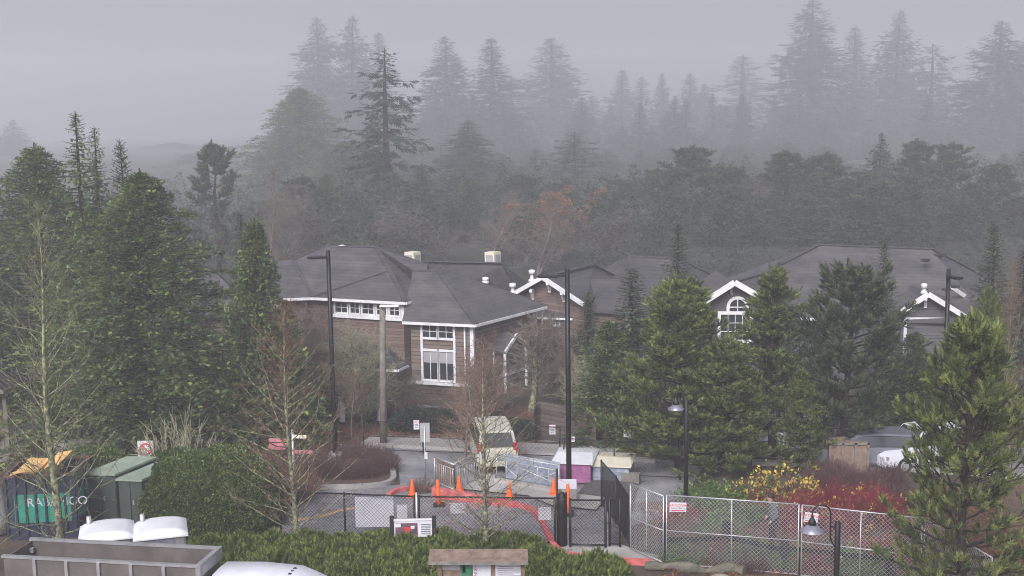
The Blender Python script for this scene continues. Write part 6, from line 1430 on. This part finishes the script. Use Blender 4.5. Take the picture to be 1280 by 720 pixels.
P = []; D = []; S = []; ca, cb = gnd(835, 700), gnd(1100, 650)
for k in range(9000):
    X = r.uniform(4.5, 17); Y = r.uniform(35.2, 42.5); P.append((X, Y, gz(Y)+.02+abs(r.normal())*.05)); D.append((r.normal(), r.normal(), .35)); S.append(r.uniform(.07, .13))
Fo = Fol(); Fo.add(T_LEAF, P, D, np.array(S), tipp=.35); tag(link('fallen_leaves', Fo.mesh('fallen_leaves', M['leaf_fallen'])), kind='stuff')
P = []; D = []; S = []
for k in range(6000):
    px_, py_ = r.uniform(380, 800), r.uniform(525, 556); g = gnd(px_, py_)
    if 470 < px_ and py_ > 548: continue
    P.append((g.x, g.y, g.z+.03)); D.append((r.normal(), r.normal(), .3)); S.append(r.uniform(.07, .12))
Fo = Fol(); Fo.add(T_LEAF, P, D, np.array(S), tipp=.2); tag(link('fallen_leaves', Fo.mesh('fallen_leaves', M['leaf_fallen'])), kind='stuff')
P = []; D = []; S = []
for k in range(900):
    g = gnd(r.uniform(345, 800), r.uniform(606, 690)); P.append((g.x, g.y, g.z+.02)); D.append((r.normal(), r.normal(), .2)); S.append(r.uniform(.05, .09))
Fo = Fol(); Fo.add(T_LEAF, P, D, np.array(S), tipp=.2); tag(link('fallen_leaves', Fo.mesh('fallen_leaves', M['leaf_fallen'])), kind='stuff')
tp = [gnd(368, 668)+Vector((0, 0, .5)), gnd(400, 668)+Vector((0, 0, .62)), gnd(432, 668)+Vector((0, 0, .9)), gnd(466, 668)+Vector((0, 0, 1.0))]
m = MB()
for a, b in zip(tp, tp[1:]): m.beam(a, b, .012, .06)
tag(m.build('caution_tape', M['plywood']), 'thin orange yellow tape strung low behind the bare mossy tree', 'tape')
# ------------------------------------------------------------------ fog
hz = bpy.data.materials.new('fog'); hz.use_nodes = True; N, L = nt(hz); N.remove(N['Principled BSDF'])
pv = N.new('ShaderNodeVolumePrincipled'); pv.inputs['Color'].default_value = (.955, .96, 1.0, 1); pv.inputs['Density'].default_value = FOG; pv.inputs['Anisotropy'].default_value = .25
L.new(pv.outputs[0], N['Material Output'].inputs['Volume'])
m = MB(); m.box((0, 0, 30.0), (1800, 1800, 64)); o = m.build('haze', hz); tag(o, kind='stuff')
# ------------------------------------------------------------------ light, camera
w = bpy.data.worlds.new('World'); sc.world = w; w.use_nodes = True; N, L = nt(w); bg = N['Background']
sky = N.new('ShaderNodeTexSky'); sky.sky_type = 'NISHITA'; sky.sun_disc = False; sky.sun_elevation = RAD(38); sky.sun_rotation = RAD(200); sky.air_density = 1.0; sky.dust_density = 6.0; sky.ozone_density = 1.0
hs = N.new('ShaderNodeHueSaturation'); hs.inputs['Saturation'].default_value = .30; L.new(sky.outputs[0], hs.inputs['Color'])
tn = N.new('ShaderNodeMix'); tn.data_type = 'RGBA'; tn.blend_type = 'MULTIPLY'; tn.inputs[0].default_value = 1; tn.inputs[7].default_value = (.955, .95, 1.07, 1); L.new(hs.outputs[0], tn.inputs[6]); L.new(tn.outputs[2], bg.inputs['Color']); bg.inputs['Strength'].default_value = SKY
sl = bpy.data.lights.new('sun', 'SUN'); sl.energy = SUN; sl.angle = RAD(26); sl.color = (1, .98, .965); so = bpy.data.objects.new('sun', sl); COL.objects.link(so)
el, ro = RAD(38), RAD(200); dv = Vector((sin(ro)*cos(el), cos(ro)*cos(el), sin(el))); so.rotation_euler = dv.to_track_quat('Z', 'Y').to_euler(); so.location = (0, -30, 60)
cam = bpy.data.cameras.new('camera'); co = bpy.data.objects.new('camera', cam); COL.objects.link(co); sc.camera = co
cam.sensor_width = 36; cam.lens = 36*F/1280; cam.clip_end = 3000; cam.clip_start = .5
co.matrix_world = Matrix.Translation(CAM) @ Matrix((CR, CU, -FW)).transposed().to_4x4()
sc.view_settings.view_transform = 'Standard'; sc.view_settings.look = 'None'; sc.view_settings.gamma = 1; sc.view_settings.exposure = EXPO
sc.render.engine = 'CYCLES'; sc.cycles.use_denoising = True; sc.cycles.denoising_prefilter = 'NONE'; sc.cycles.denoiser = 'OPENIMAGEDENOISE'; sc.cycles.max_bounces = 8; sc.cycles.diffuse_bounces = 3; sc.cycles.volume_bounces = VB; sc.cycles.transparent_max_bounces = 8
sc.cycles.filter_width = 1.0
